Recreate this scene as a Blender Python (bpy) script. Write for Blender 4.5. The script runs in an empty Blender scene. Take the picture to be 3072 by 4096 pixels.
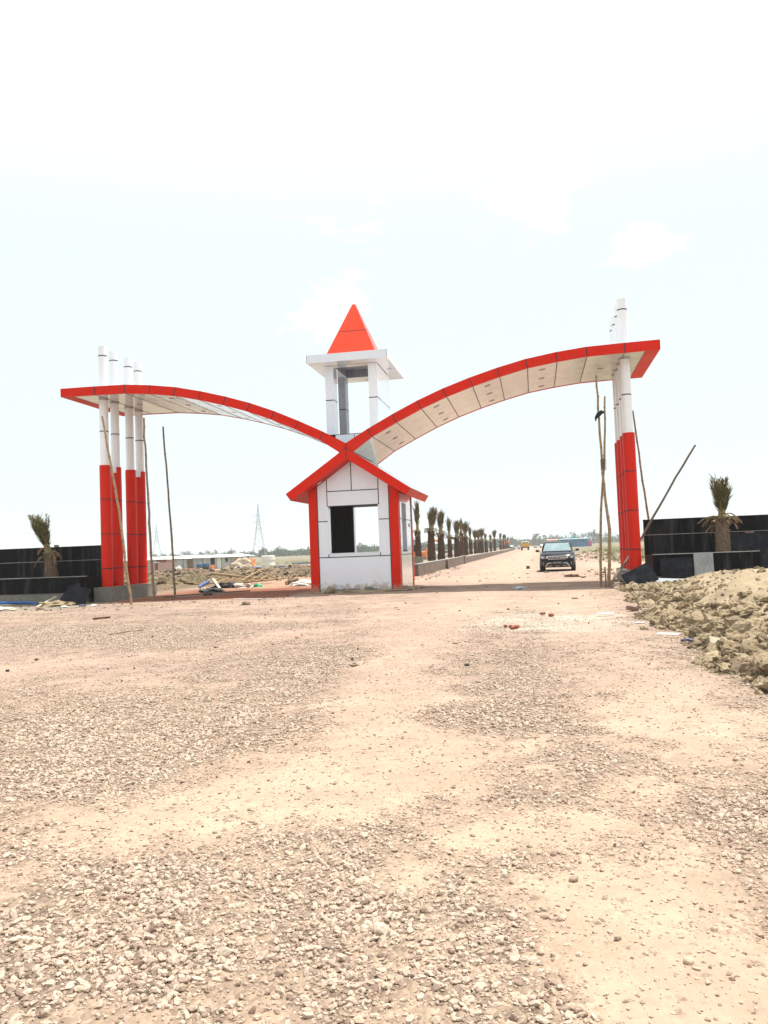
import bpy, bmesh, math, random
import numpy as np
from mathutils import Vector, Matrix
random.seed(7); RS = np.random.RandomState(11)
S = bpy.context.scene
col = S.collection
rad = math.radians

# ------------------------------------------------------------------ materials
def nt(mat):
    mat.use_nodes = True
    n = mat.node_tree; n.nodes.clear()
    return n
def N(t, typ, **kw):
    n = t.nodes.new(typ)
    for k, v in kw.items():
        if k.startswith('i_'):
            key = k[2:]
            n.inputs[int(key) if key.isdigit() else key.replace('_', ' ')].default_value = v
        else: setattr(n, k, v)
    return n
def L(t, a, ao, b, bi): t.links.new(a.outputs[ao], b.inputs[bi])
def c4(c): return (c[0], c[1], c[2], 1.0)
_m = {}
def mat(name, colr, rough=.6, metal=0., var=.0, vscale=3., bump=0., bscale=40., stain=None, sscale=1.5, samt=.5, coat=0., spec=.5, stretch=None, emit=None):
    """Principled material with noise driven colour variation, optional stains and bump."""
    if name in _m: return _m[name]
    m = bpy.data.materials.new(name); t = nt(m)
    out = N(t, 'ShaderNodeOutputMaterial'); p = N(t, 'ShaderNodeBsdfPrincipled')
    L(t, p, 0, out, 0)
    p.inputs['Roughness'].default_value = rough; p.inputs['Metallic'].default_value = metal
    p.inputs['Specular IOR Level'].default_value = spec
    if coat: p.inputs['Coat Weight'].default_value = coat; p.inputs['Coat Roughness'].default_value = .08
    tc = N(t, 'ShaderNodeTexCoord'); src = (tc, 'Object')
    if stretch:
        mp = N(t, 'ShaderNodeMapping'); mp.inputs['Scale'].default_value = stretch
        L(t, tc, 'Object', mp, 0); src = (mp, 0)
    cur = None
    if var or stain:
        nz = N(t, 'ShaderNodeTexNoise'); nz.inputs['Scale'].default_value = vscale; nz.inputs['Detail'].default_value = 6
        L(t, src[0], src[1], nz, 'Vector')
        mr = N(t, 'ShaderNodeMapRange'); mr.inputs[1].default_value = .3; mr.inputs[2].default_value = .7
        mr.inputs[3].default_value = 1 - var; mr.inputs[4].default_value = 1 + var
        L(t, nz, 'Fac', mr, 0)
        mx = N(t, 'ShaderNodeVectorMath', operation='MULTIPLY'); mx.inputs[0].default_value = colr[:3]
        L(t, mr, 0, mx, 1); cur = (mx, 0)
        if stain:
            n2 = N(t, 'ShaderNodeTexNoise'); n2.inputs['Scale'].default_value = sscale; n2.inputs['Detail'].default_value = 8; n2.inputs['Roughness'].default_value = .65
            L(t, src[0], src[1], n2, 'Vector')
            m2 = N(t, 'ShaderNodeMapRange'); m2.inputs[1].default_value = .5; m2.inputs[2].default_value = .72; m2.inputs[4].default_value = samt
            L(t, n2, 'Fac', m2, 0)
            mm = N(t, 'ShaderNodeMix', data_type='RGBA'); mm.inputs[7].default_value = c4(stain)
            L(t, m2, 0, mm, 0); L(t, cur[0], cur[1], mm, 6); cur = (mm, 2)
        L(t, cur[0], cur[1], p, 'Base Color')
        rr = N(t, 'ShaderNodeMapRange'); rr.inputs[1].default_value = .3; rr.inputs[2].default_value = .7
        rr.inputs[3].default_value = max(0.02, rough - .08); rr.inputs[4].default_value = min(1, rough + .1)
        L(t, nz, 'Fac', rr, 0); L(t, rr, 0, p, 'Roughness')
    else: p.inputs['Base Color'].default_value = c4(colr)
    if bump:
        nb = N(t, 'ShaderNodeTexNoise'); nb.inputs['Scale'].default_value = bscale; nb.inputs['Detail'].default_value = 5
        L(t, src[0], src[1], nb, 'Vector')
        b = N(t, 'ShaderNodeBump'); b.inputs['Strength'].default_value = bump; b.inputs['Distance'].default_value = .02
        L(t, nb, 'Fac', b, 'Height'); L(t, b, 0, p, 'Normal')
    if emit: p.inputs['Emission Color'].default_value = c4(emit[0]); p.inputs['Emission Strength'].default_value = emit[1]
    _m[name] = m; return m

M = dict(
 red=mat('red_panel', (.65, .0165, .003), .45, spec=.12, var=.06, vscale=.8, bump=.05, bscale=1.2, stain=(.50, .05, .025), sscale=3, samt=.12),
 orange=mat('orange_panel', (.78, .048, .010), .35, coat=.35, spec=.2, var=.04, vscale=1.),
 redmetal=mat('red_sleeve', (.65, .0165, .003), .40, spec=.16, var=.05, vscale=1.5, bump=.04, bscale=1.5),
 white=mat('white_panel', (.76, .79, .87), .16, coat=1., var=.03, vscale=1.2, bump=.06, bscale=.9, stain=(.6, .57, .52), sscale=2.2, samt=.25),
 soffit=mat('soffit_panel', (.50, .49, .475), .12, coat=.6, var=.07, vscale=1.5, bump=.6, bscale=.9, stain=(.30, .27, .24), sscale=1.1, samt=.6), innergrey=mat('tower_inner_grey', (.30, .31, .345), .3, var=.05), bright=mat('white_panel_sunlit', (.86, .88, .92), .10, coat=1., var=.02), skin=mat('canopy_top_skin', (.42, .43, .44), .6, var=.1),
 shaft=mat('white_shaft', (.86, .87, .89), .22, coat=.8, var=.03, vscale=2.),
 seam=mat('black_seam', (.012, .012, .014), .5),
 light=mat('downlight', (.38, .35, .31), .35),
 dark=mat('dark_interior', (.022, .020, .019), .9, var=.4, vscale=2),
 granite=mat('black_granite', (.0022, .0025, .004), .55, var=.35, vscale=25, stain=(.075, .08, .085), sscale=1.6, samt=.6, stretch=(2.4, 1, .22), spec=.07),
 granback=mat('granite_slab', (.009, .011, .017), .5, spec=.12, var=.25, vscale=8, stain=(.07, .08, .09), sscale=4, samt=.35),
 granpale=mat('pale_slab', (.27, .30, .31), .55, var=.2, vscale=10, stain=(.14, .16, .17), sscale=4, samt=.6, stretch=(3, 1, .5)),
 mortar=mat('pale_mortar', (.30, .30, .29), .9, var=.3, vscale=9),
 concrete=mat('concrete', (.20, .19, .165), .9, var=.25, vscale=5, bump=.4, stain=(.10, .09, .08), sscale=2.5, samt=.6),
 bamboo=mat('bamboo', (.30, .20, .10), .55, var=.3, vscale=9, stain=(.16, .10, .05), sscale=4, samt=.6, stretch=(4, 4, 1)),
 bamboold=mat('grey_bamboo', (.20, .145, .095), .7, var=.3, vscale=9, stain=(.10, .07, .05), sscale=4, samt=.6, stretch=(4, 4, 1)),
 node=mat('bamboo_joint', (.14, .09, .045), .8),
 woodgrey=mat('grey_wood', (.16, .125, .10), .85, var=.3, vscale=10, stretch=(5, 5, 1)),
 cloth_black=mat('black_cloth', (.01, .013, .018), .8, bump=.4, bscale=8),
 trunk=mat('palm_trunk', (.075, .038, .022), .95, var=.45, vscale=18, bump=.6, bscale=30),
 trunkl=mat('palm_trunk_grey', (.17, .125, .085), .95, var=.45, vscale=18, bump=.6, bscale=30),
 boot=mat('palm_stalk', (.22, .19, .08), .8, var=.3, vscale=8),
 tin=mat('pale_tin_roof', (.74, .72, .69), .5, var=.1, vscale=.8, stain=(.5, .42, .36), sscale=.7, samt=.5),
 tinwall=mat('grey_tin_wall', (.44, .46, .45), .55, var=.15, vscale=1.5, stain=(.24, .22, .19), sscale=1.2, samt=.6),
 brown_cloth=mat('brown_curtain', (.26, .10, .075), .9, var=.2),
 brown_wood=mat('brown_door', (.20, .13, .08), .85, var=.25, vscale=5),
 hutdark=mat('dark_doorway', (.02, .017, .02), .95),
 blue=mat('blue_plastic', (.02, .09, .22), .4, var=.1), bluepipe=mat('blue_pipe', (.01, .11, .36), .38, var=.1, vscale=6),
 bluefab=mat('blue_bundle', (.12, .22, .48), .6, var=.2, vscale=6, bump=.3),
 whitefab=mat('white_sheet', (.62, .60, .56), .7, var=.12, vscale=4, bump=.4, bscale=6),
 cream=mat('cream_board', (.55, .50, .38), .7, var=.12, vscale=4),
 orangecloth=mat('orange_cloth', (.75, .22, .06), .8, var=.15), green=mat('green_plastic', (.02, .32, .14), .5, var=.1),
 greentarp=mat('green_tarpaulin', (.02, .36, .22), .6, var=.15, vscale=.5),
 heap=mat('sack_heap', (.42, .34, .25), .9, var=.35, vscale=3, bump=.6, bscale=5),
 steel=mat('galvanised_steel', (.42, .46, .50), .5, metal=.3),
 carpaint=mat('dark_car_paint', (.004, .006, .013), .3, var=.15, vscale=6, coat=.08, spec=.22, stain=(.05, .042, .035), sscale=2.5, samt=.2),
 carblack=mat('black_car_trim', (.01, .01, .012), .55), chrome=mat('chrome', (.75, .75, .76), .15, metal=1.),
 silver=mat('silver_trim', (.34, .33, .32), .45, metal=.2), glass=mat('windscreen', (.24, .33, .345), .08, var=.15, vscale=3, spec=.6),
 lamp=mat('lamp_lens', (.42, .45, .48), .1, metal=.3, coat=1.), tyre=mat('tyre', (.018, .017, .016), .9, var=.2), plate=mat('plate', (.06, .06, .06), .5),
 plateletter=mat('plate_lettering', (.50, .50, .48), .5), rim=mat('wheel_rim', (.10, .10, .10), .4, metal=.6),
 yellow=mat('yellow_tipper', (.55, .30, .035), .6, var=.15, vscale=1.5, stain=(.35, .24, .14), sscale=1, samt=.5), cabwhite=mat('truck_cab', (.65, .64, .62), .5),
 excav=mat('orange_machine', (.70, .20, .05), .5, var=.15),
 blackplastic=mat('black_plastic', (.012, .012, .014), .5, bump=.5, bscale=9),
 clearplastic=mat('pale_plastic', (.45, .52, .55), .25, bump=.6, bscale=12),
 rust=mat('rusty_rebar', (.12, .06, .035), .9), yellowball=mat('yellow_rubbish', (.7, .42, .02), .5), purple=mat('purple_grey_box', (.13, .12, .2), .6),
)

def muddy(name, base):        # the same cladding with dried mud splashed up from the ground
    m = base.copy(); m.name = name; t = m.node_tree; p = [n for n in t.nodes if n.type == 'BSDF_PRINCIPLED'][0]
    src = p.inputs['Base Color'].links[0].from_socket
    tc = N(t, 'ShaderNodeTexCoord'); sp = N(t, 'ShaderNodeSeparateXYZ'); L(t, tc, 'Object', sp, 0)
    nz = N(t, 'ShaderNodeTexNoise'); nz.inputs['Scale'].default_value = 5.; nz.inputs['Detail'].default_value = 8; nz.inputs['Roughness'].default_value = .7; L(t, tc, 'Object', nz, 'Vector')
    z1 = N(t, 'ShaderNodeMapRange'); z1.inputs[1].default_value = .0; z1.inputs[2].default_value = .55; z1.inputs[3].default_value = .40; z1.inputs[4].default_value = -.12; L(t, sp, 2, z1, 0)
    ad = N(t, 'ShaderNodeMath', operation='ADD'); L(t, nz, 0, ad, 0); L(t, z1, 0, ad, 1)
    f = N(t, 'ShaderNodeMapRange', interpolation_type='SMOOTHSTEP'); f.inputs[1].default_value = .58; f.inputs[2].default_value = .82; f.inputs[4].default_value = .75; L(t, ad, 0, f, 0)
    mx = N(t, 'ShaderNodeMix', data_type='RGBA'); mx.inputs[7].default_value = (.34, .25, .18, 1); L(t, f, 0, mx, 0); t.links.new(src, mx.inputs[6]); L(t, mx, 2, p, 'Base Color')
    return m
M['whitemud'] = muddy('white_panel_splashed', M['white']); M['redmud'] = muddy('red_panel_splashed', M['red'])
def brick_mat(name, c1, c2, mortar, scale):
    m = bpy.data.materials.new(name); t = nt(m)
    out = N(t, 'ShaderNodeOutputMaterial'); p = N(t, 'ShaderNodeBsdfPrincipled'); L(t, p, 0, out, 0)
    p.inputs['Roughness'].default_value = .9
    tc = N(t, 'ShaderNodeTexCoord'); sep = N(t, 'ShaderNodeSeparateXYZ'); cmb = N(t, 'ShaderNodeCombineXYZ')
    L(t, tc, 'Object', sep, 0)
    ad = N(t, 'ShaderNodeMath', operation='ADD'); L(t, sep, 0, ad, 0); L(t, sep, 1, ad, 1)
    L(t, ad, 0, cmb, 0); L(t, sep, 2, cmb, 1)
    b = N(t, 'ShaderNodeTexBrick'); b.inputs['Color1'].default_value = c4(c1); b.inputs['Color2'].default_value = c4(c2); b.inputs['Mortar'].default_value = c4(mortar)
    b.inputs['Scale'].default_value = scale; b.inputs['Mortar Size'].default_value = .03; b.inputs['Brick Width'].default_value = 1.; b.inputs['Row Height'].default_value = .32
    L(t, cmb, 0, b, 'Vector')
    nz = N(t, 'ShaderNodeTexNoise'); nz.inputs['Scale'].default_value = 2.; nz.inputs['Detail'].default_value = 6; L(t, tc, 'Object', nz, 'Vector')
    mr = N(t, 'ShaderNodeMapRange'); mr.inputs[3].default_value = .55; mr.inputs[4].default_value = 1.4; L(t, nz, 0, mr, 0)
    mu = N(t, 'ShaderNodeVectorMath', operation='MULTIPLY'); L(t, b, 0, mu, 0); L(t, mr, 0, mu, 1); L(t, mu, 0, p, 'Base Color')
    bp_ = N(t, 'ShaderNodeBump'); bp_.inputs['Strength'].default_value = .5; bp_.inputs['Distance'].default_value = .01; L(t, b, 'Fac', bp_, 'Height'); bp_.invert = True; L(t, bp_, 0, p, 'Normal')
    return m
M['brick'] = brick_mat('grey_brown_brick', (.19, .125, .095), (.14, .10, .08), (.16, .135, .11), 4.)
M['redbrick'] = brick_mat('dusty_red_brick', (.27, .15, .12), (.22, .13, .105), (.22, .17, .14), 4.)

def rand_mat(name, ramp, rough=.85, bump=.3, bscale=30, trans=0., vscale=20., attr=None):
    """colour picked per instance / island from a ramp."""
    m = bpy.data.materials.new(name); t = nt(m)
    out = N(t, 'ShaderNodeOutputMaterial'); p = N(t, 'ShaderNodeBsdfPrincipled'); L(t, p, 0, out, 0); p.inputs['Roughness'].default_value = rough
    p.inputs['Specular IOR Level'].default_value = .25
    if attr == 'island': g = N(t, 'ShaderNodeNewGeometry'); s = (g, 'Random Per Island')
    else: g = N(t, 'ShaderNodeObjectInfo'); s = (g, 'Random')
    r = N(t, 'ShaderNodeValToRGB'); r.color_ramp.interpolation = 'LINEAR'
    els = r.color_ramp.elements
    while len(els) < len(ramp): els.new(.5)
    for e, (pos, cc) in zip(els, ramp): e.position = pos; e.color = c4(cc)
    L(t, s[0], s[1], r, 0)
    tc = N(t, 'ShaderNodeTexCoord'); nz = N(t, 'ShaderNodeTexNoise'); nz.inputs['Scale'].default_value = vscale; nz.inputs['Detail'].default_value = 4; L(t, tc, 'Object', nz, 'Vector')
    mr = N(t, 'ShaderNodeMapRange'); mr.inputs[1].default_value = .3; mr.inputs[2].default_value = .7; mr.inputs[3].default_value = .82; mr.inputs[4].default_value = 1.15; L(t, nz, 0, mr, 0)
    mu = N(t, 'ShaderNodeVectorMath', operation='MULTIPLY'); L(t, r, 0, mu, 0); L(t, mr, 0, mu, 1); L(t, mu, 0, p, 'Base Color')
    if bump:
        b = N(t, 'ShaderNodeBump'); b.inputs['Strength'].default_value = bump; b.inputs['Distance'].default_value = .02; L(t, nz, 0, b, 'Height'); L(t, b, 0, p, 'Normal')
    return m
M['stone'] = rand_mat('crushed_stone', [(0, (.25, .175, .135)), (.15, (.38, .29, .22)), (.45, (.455, .36, .275)), (.78, (.52, .425, .335)), (.92, (.41, .315, .25)), (1, (.19, .125, .095))], bump=.2, vscale=3)
M['clod'] = rand_mat('dry_clod', [(0, (.16, .12, .078)), (.4, (.285, .22, .138)), (.8, (.36, .285, .185)), (1, (.20, .15, .10))], bump=.5, vscale=4, rough=.95)
M['clodb'] = rand_mat('brown_clod', [(0, (.13, .10, .065)), (.5, (.21, .16, .105)), (1, (.27, .21, .14))], attr=None, bump=.5, vscale=4, rough=.95)
M['leaf'] = rand_mat('palm_leaf', [(0, (.045, .055, .015)), (.5, (.10, .10, .032)), (.8, (.18, .15, .06)), (1, (.26, .19, .09))], attr='island', bump=0, rough=.6)
M['leafmix'] = rand_mat('tired_palm_leaf', [(0, (.06, .055, .022)), (.45, (.12, .10, .042)), (.8, (.19, .14, .07)), (1, (.27, .18, .10))], attr='island', bump=0, rough=.7)
M['leafdry'] = rand_mat('dry_palm_leaf', [(0, (.12, .085, .04)), (.5, (.22, .15, .08)), (1, (.36, .24, .13))], attr='island', bump=0, rough=.8)
M['foliage'] = rand_mat('tree_foliage', [(0, (.025, .05, .028)), (.5, (.05, .085, .045)), (1, (.085, .125, .06))], attr='island', bump=0, rough=.8)
M['grassm'] = rand_mat('dry_grass', [(0, (.16, .18, .06)), (.5, (.28, .28, .12)), (1, (.42, .38, .22))], attr='island', bump=0)
M['debris'] = rand_mat('mixed_rubble', [(0, (.06, .05, .045)), (.35, (.22, .17, .12)), (.6, (.5, .46, .4)), (.8, (.36, .16, .1)), (1, (.62, .6, .56))], attr='island', bump=.2)

# ------------------------------------------------------------------ mesh builder
class MB:
    def __init__(s): s.v = []; s.f = []; s.m = []; s.mats = []
    def mi(s, m):
        if m not in s.mats: s.mats.append(m)
        return s.mats.index(m)
    def add(s, vs, fs, m):
        o = len(s.v); s.v += [tuple(v) for v in vs]; k = s.mi(m)
        for f in fs: s.f.append(tuple(o + i for i in f)); s.m.append(k)
    def box(s, a, b, m, mtx=None):
        x0, y0, z0 = a; x1, y1, z1 = b
        vs = [Vector(p) for p in ((x0,y0,z0),(x1,y0,z0),(x1,y1,z0),(x0,y1,z0),(x0,y0,z1),(x1,y0,z1),(x1,y1,z1),(x0,y1,z1))]
        if mtx: vs = [mtx @ v for v in vs]
        s.add(vs, [(0,3,2,1),(4,5,6,7),(0,1,5,4),(1,2,6,5),(2,3,7,6),(3,0,4,7)], m)
    def bevbox(s, a, b, m, r=.02, mtx=None):
        bm = bmesh.new(); bmesh.ops.create_cube(bm, size=1)
        for v in bm.verts:
            v.co = Vector([a[i] + (v.co[i] + .5) * (b[i] - a[i]) for i in range(3)])
        bmesh.ops.bevel(bm, geom=bm.edges[:], offset=r, segments=2, affect='EDGES', profile=.5)
        if mtx: bm.transform(mtx)
        bm.verts.index_update(); s.add([v.co for v in bm.verts], [[v.index for v in f.verts] for f in bm.faces], m); bm.free()
    def prism(s, poly, y0, y1, m, axis='y', mside=None):
        """poly of (x,z), extruded along y."""
        n = len(poly)
        f3 = (lambda p, t: (p[0], t, p[1])) if axis == 'y' else ((lambda p, t: (t, p[0], p[1])) if axis == 'x' else (lambda p, t: (p[0], p[1], t)))
        vs = [f3(p, y0) for p in poly] + [f3(p, y1) for p in poly]
        s.add(vs, [tuple(range(n)), tuple(range(2*n-1, n-1, -1))], m)
        s.add(vs, [(i, i+n, (i+1) % n + n, (i+1) % n) for i in range(n)], mside or m)
    def tube(s, pts, rs, m, seg=8, caps=True):
        pts = [Vector(p) for p in pts]; n = len(pts)
        if not hasattr(rs, '__len__'): rs = [rs] * n
        vs = []; ref = None
        for i, p in enumerate(pts):
            d = (pts[min(i+1, n-1)] - pts[max(i-1, 0)]).normalized()
            if ref is None: ref = Vector((1, 0, 0)) if abs(d.x) < .8 else Vector((0, 1, 0))
            a = (ref - d * ref.dot(d)).normalized(); b = d.cross(a); ref = a
            for k in range(seg):
                t = 2*math.pi*k/seg; vs.append(p + (a*math.cos(t) + b*math.sin(t)) * rs[i])
        fs = [(i*seg+k, i*seg+(k+1) % seg, (i+1)*seg+(k+1) % seg, (i+1)*seg+k) for i in range(n-1) for k in range(seg)]
        if caps: fs += [tuple(range(seg-1, -1, -1)), tuple(range((n-1)*seg, n*seg))]
        s.add(vs, fs, m)
    def build(s, name, parent=None, loc=(0, 0, 0), smooth=False, angle=None):
        me = bpy.data.meshes.new(name); lo = Vector(loc)
        me.from_pydata([tuple(Vector(v) - lo) for v in s.v], [], s.f)
        for m in s.mats: me.materials.append(m)
        me.polygons.foreach_set('material_index', s.m); me.update()
        bm = bmesh.new(); bm.from_mesh(me); bmesh.ops.recalc_face_normals(bm, faces=bm.faces); bm.to_mesh(me); bm.free()
        if smooth: me.shade_smooth()
        o = bpy.data.objects.new(name, me); col.objects.link(o); o.location = loc
        if angle:
            me.shade_smooth(); me.set_sharp_from_angle(angle=rad(angle))
        if parent: o.parent = parent; o.matrix_parent_inverse = Matrix.Translation(-Vector(parent.location)) if parent.type else Matrix()
        return o
def parent_to(ch, p):
    ch.parent = p; ch.matrix_parent_inverse = Matrix.Identity(4); ch.location = Vector(ch.location) - Vector(p.location)
def tag(o, label=None, cat=None, group=None, kind=None):
    if label: o['label'] = label
    if cat: o['category'] = cat
    if group: o['group'] = group
    if kind: o['kind'] = kind
    return o
def empty(name, loc, label, cat, group=None, rz=0):
    o = bpy.data.objects.new(name, None); col.objects.link(o); o.location = loc; o.rotation_euler = (0, 0, rz); o.empty_display_size = .3
    return tag(o, label, cat, group)
def copy_tree(o, parent=None):
    c = o.copy(); col.objects.link(c)
    if parent: c.parent = parent
    for ch in [x for x in bpy.data.objects if x.parent == o]: copy_tree(ch, c)
    return c

# ------------------------------------------------------------------ noise + terrain
def vnoise(x, y, seed=0):
    xi = np.floor(x).astype(np.int64); yi = np.floor(y).astype(np.int64); xf = x - xi; yf = y - yi
    def h(a, b):
        n = (a * 374761393 + b * 668265263 + seed * 1442695041) & 0xffffffff
        n = ((n ^ (n >> 13)) * 1274126177) & 0xffffffff
        return ((n ^ (n >> 16)) & 0xffff) / 65535.
    u = xf*xf*(3-2*xf); v = yf*yf*(3-2*yf)
    return (h(xi, yi)*(1-u) + h(xi+1, yi)*u)*(1-v) + (h(xi, yi+1)*(1-u) + h(xi+1, yi+1)*u)*v
def fbm(x, y, sc, oct=4, seed=0, gain=.5):
    r = 0; a = 1; t = 0
    for o in range(oct):
        r = r + a*vnoise(x*sc + 17.3*o, y*sc - 9.1*o, seed + o); t += a; a *= gain; sc *= 2.03
    return r / t
def ss(a, b, x):
    t = np.clip((x - a) / (b - a), 0, 1); return t*t*(3-2*t)
def bump2(x, y, cx, cy, rx, ry, p=2):
    return np.exp(-(((x-cx)/rx)**2 + ((y-cy)/ry)**2)**(p/2))
def height(x, y):
    x = np.asarray(x, float); y = np.asarray(y, float)
    near = 1 - ss(60, 120, y)
    z = (fbm(x, y, .35, 3, 3) - .5) * .07 * near + (fbm(x, y, 2.2, 3, 5) - .5) * .022 * (1 - ss(25, 50, y))
    # compacted wheel ruts along the road
    z = z - .012*np.exp(-((x+2.6)/.35)**2)*ss(26, 34, y)*(1-ss(150, 200, y)) - .012*np.exp(-((x+.9)/.35)**2)*ss(26, 34, y)*(1-ss(150, 200, y))
    # lower ground under the left gate columns and under the right ones
    z = z - .10*bump2(x, y, -17, 28, 5, 7) - .04*bump2(x, y, 3, 27, 2.5, 3)
    # camp field dropping away on the left
    left = 1 - ss(-14, -9.5, x)
    z = z - .6*left*ss(62, 95, y)*(1 - ss(300, 600, y))
    # spoil ridges
    lump = fbm(x, y, .8, 4, 21, .6)
    ridge = np.exp(-((y - (55 + 2*np.sin(x*.25)))/5.0)**2)*ss(-9, -13, x)*ss(-60, -30, x)
    z = z + ridge*(.34 + .75*(lump - .33) + .30*(fbm(x, y, 2.6, 3, 23) - .5))
    r2 = np.exp(-((y - (41 + .25*(x + 17)))/2.2)**2)*ss(-17.2, -19.5, x)*ss(-36, -26, x)
    z = z + r2*.8*(lump - .2)
    r3 = np.exp(-((x - 6.5)/3.6)**2)*np.exp(-((y - 80)/9.)**2)
    z = z + r3*(.35 + .7*(lump - .3))
    r4 = ss(6, 10, x)*ss(34, 60, y)*(1 - ss(90, 120, y))
    z = z + r4*.35*(lump - .3)
    return z
def H(x, y): return float(height(np.array([x]), np.array([y]))[0])

BLOBS = [('b', -1.48, 5.31, .76, .04, -.17, .65), ('b', -1.7, 4.66, .57, .04, -.11, .3), ('b', -2.93, 4.62, .61, .04, -.14, .22), ('b', .49, 3.09, .41, .05, .07, .36), ('b', .29, 3.49, .24, .02, .03, .26), ('b', -.57, 5.68, .48, .02, -.05, .6), ('b', -6.87, 10.88, 2., -.15, -1.21, 1.92), ('b', -2.29, 14.03, .65, -.08, -.83, 5.23), ('b', -1.34, 21.26, 2.94, -.95, -.29, 4.88), ('b', -1.46, 7.94, .46, -.01, -.21, 1.18), ('b', -.79, 3.76, .24, .02, -.04, .19), ('b', -.33, 4.36, .32, .02, -.02, .28), ('b', -6.34, 17.72, 1.46, -.34, -.53, 1.5), ('b', 1.02, 7.11, .58, 0, .16, 1.07), ('b', 1.22, 9.07, .56, -.03, .13, .89),
 ('g', -3.62, 6.41, 1.37, .03, -.64, 1.14), ('g', -1.48, 2.75, .87, .1, -.19, .35), ('g', -.18, 3.45, .21, .02, -.01, .3), ('g', .77, 4.56, .53, .04, .15, .79), ('g', -1.63, 3.72, .75, .07, -.16, .38), ('g', -2.76, 10.11, .8, -.05, -.42, 1.57), ('g', -.49, 6.98, .71, -.01, -.03, .55), ('g', -8.08, 14.38, 2.11, -.31, -.94, 1.69), ('g', .53, 5.7, .45, .02, .05, .47), ('g', -2.66, 3.8, .4, .03, -.25, .35), ('g', -.47, 2.8, .24, .03, -.03, .17)]
TRACKS = [[(-.4, 40), (-.9, 30), (-1.5, 22), (-2.1, 15), (-2.0, 11), (-1.6, 8), (-1.4, 6), (-1.7, 4.9), (-2.6, 4.0)], [(1.2, 32), (.9, 22), (1.0, 14), (1.15, 9), (1.0, 6.5), (.55, 4.6), (.45, 3.2), (.8, 1.5)], [(-9, 9.0), (-6, 11.5), (-3.4, 16), (-2.2, 22), (-1.2, 32)]]
def track(x, y):
    t = np.zeros_like(x)
    for k_, tr_ in enumerate(TRACKS):
        d = np.full_like(x, 99.)
        for (x0, y0), (x1, y1) in zip(tr_[:-1], tr_[1:]):
            u = np.clip(((x - x0)*(x1 - x0) + (y - y0)*(y1 - y0))/((x1 - x0)**2 + (y1 - y0)**2), 0, 1)
            d = np.minimum(d, np.hypot(x - x0 - u*(x1 - x0), y - y0 - u*(y1 - y0)))
        w_ = .32 + .03*np.clip(y, 0, 14)
        t = np.maximum(t, np.exp(-(d/w_)**2)*(1., .9, .7)[k_])
    return t
def gravel(x, y):
    """0 = bare compacted sand, 1 = thick loose gravel."""
    wx = x + (fbm(x, y, 1.1, 4, 41) - .5)*1.2; wy = y + (fbm(x, y, 1.1, 4, 47) - .5)*1.2
    b = np.zeros_like(x)
    for t, cx, cy, ax, ay, bx, by in BLOBS:
        det = ax*by - ay*bx; dx = wx - cx; dy = wy - cy
        u = (dx*by - dy*bx)/det; v = (-dx*ay + dy*ax)/det
        g = np.exp(-(u*u + v*v)**1.3*.7)
        b = b + (g*.8 if t == 'g' else -g*1.0)
    n = fbm(x, y, .55, 4, 51)*.6 + fbm(x, y, 2.1, 3, 57)*.4
    base = .61 + b*.34 + (n - .5)*.95 + (fbm(x, y, 4.5, 4, 59) - .5)*.85
    base = base - .25*ss(18, 25, y) - .42*track(wx*.5 + x*.5, wy*.5 + y*.5)
    g = ss(.02, 1.05, base)
    g = g*(1 - ss(24, 30, y))
    return np.clip(g, 0, 1)

# ------------------------------------------------------------------ ground sheet
def axis(breaks):
    out = [breaks[0][0]]
    for (a, st0), (b, st1) in zip(breaks[:-1], breaks[1:]):
        x = a
        while True:
            t = (x - a)/(b - a); st = st0*(st1/st0)**t
            x += st
            if x >= b - .3*st1: break
            out.append(x)
        out.append(b)
    return np.array(out)
ys = axis([(-12, 1.5), (1.2, .10), (2.2, .035), (8, .05), (14, .10), (32, .2), (62, .28), (120, 2.), (400, 15), (2300, 150)])
xs_r = axis([(0, .035), (2.5, .05), (8, .18), (30, .7), (120, 5), (1500, 120)])
xs_l = axis([(0, .035), (3.5, .05), (9, .10), (24, .15), (60, .6), (160, 4), (1500, 120)])
xs = np.concatenate([-xs_l[::-1], xs_r[1:]])
X, Y = np.meshgrid(xs, ys)
Z = height(X, Y)
G = gravel(X, Y)
Z = Z + G*(fbm(X, Y, 9, 2, 61) - .4)*.018*(1 - ss(12, 20, Y))
def lerp(a, b, t): return a + (b - a)*t[..., None]
def C(*c): return np.array(c, float)
n1 = fbm(X, Y, .25, 4, 71); n2 = fbm(X, Y, 1.3, 4, 73); n3 = fbm(X, Y, .06, 4, 79)
A = np.broadcast_to(C(.54, .395, .285), X.shape + (3,)).copy()
A = lerp(A, C(.475, .34, .27), ss(4, 11, Y + (n1 - .5)*6))                # pinker dust farther out
A = lerp(A, C(.58, .45, .33), ss(.5, .75, n2)*.45)
A = lerp(A, C(.58, .45, .33), ss(.52, .62, n1)*.35)
A = lerp(A, C(.355, .26, .195), G*.85)  # gravel bed, darkened to stand for shade in the gaps between stones
A = lerp(A, C(.41, .295, .235), ss(7.5, 9.5, Y)*(1 - ss(15, 19, Y))*.5*ss(.35, .6, n2*.5 + n1*.5))
TRK = track(X + (n2 - .5)*.5, Y)
A = lerp(A, C(.57, .42, .315), TRK*.45)
A = lerp(A, C(.56, .52, .43), bump2(X, Y, .3, 16, 1.6, 2.4, 4)*.75*ss(.3, .6, n2))
# grey lean-concrete spill by the walls
A = lerp(A, C(.36, .32, .25), ss(-14.5, -16.5, X)*ss(22.5, 25.5, Y + (n2 - .5)*3)*(1 - ss(28.6, 29.6, Y)))
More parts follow.
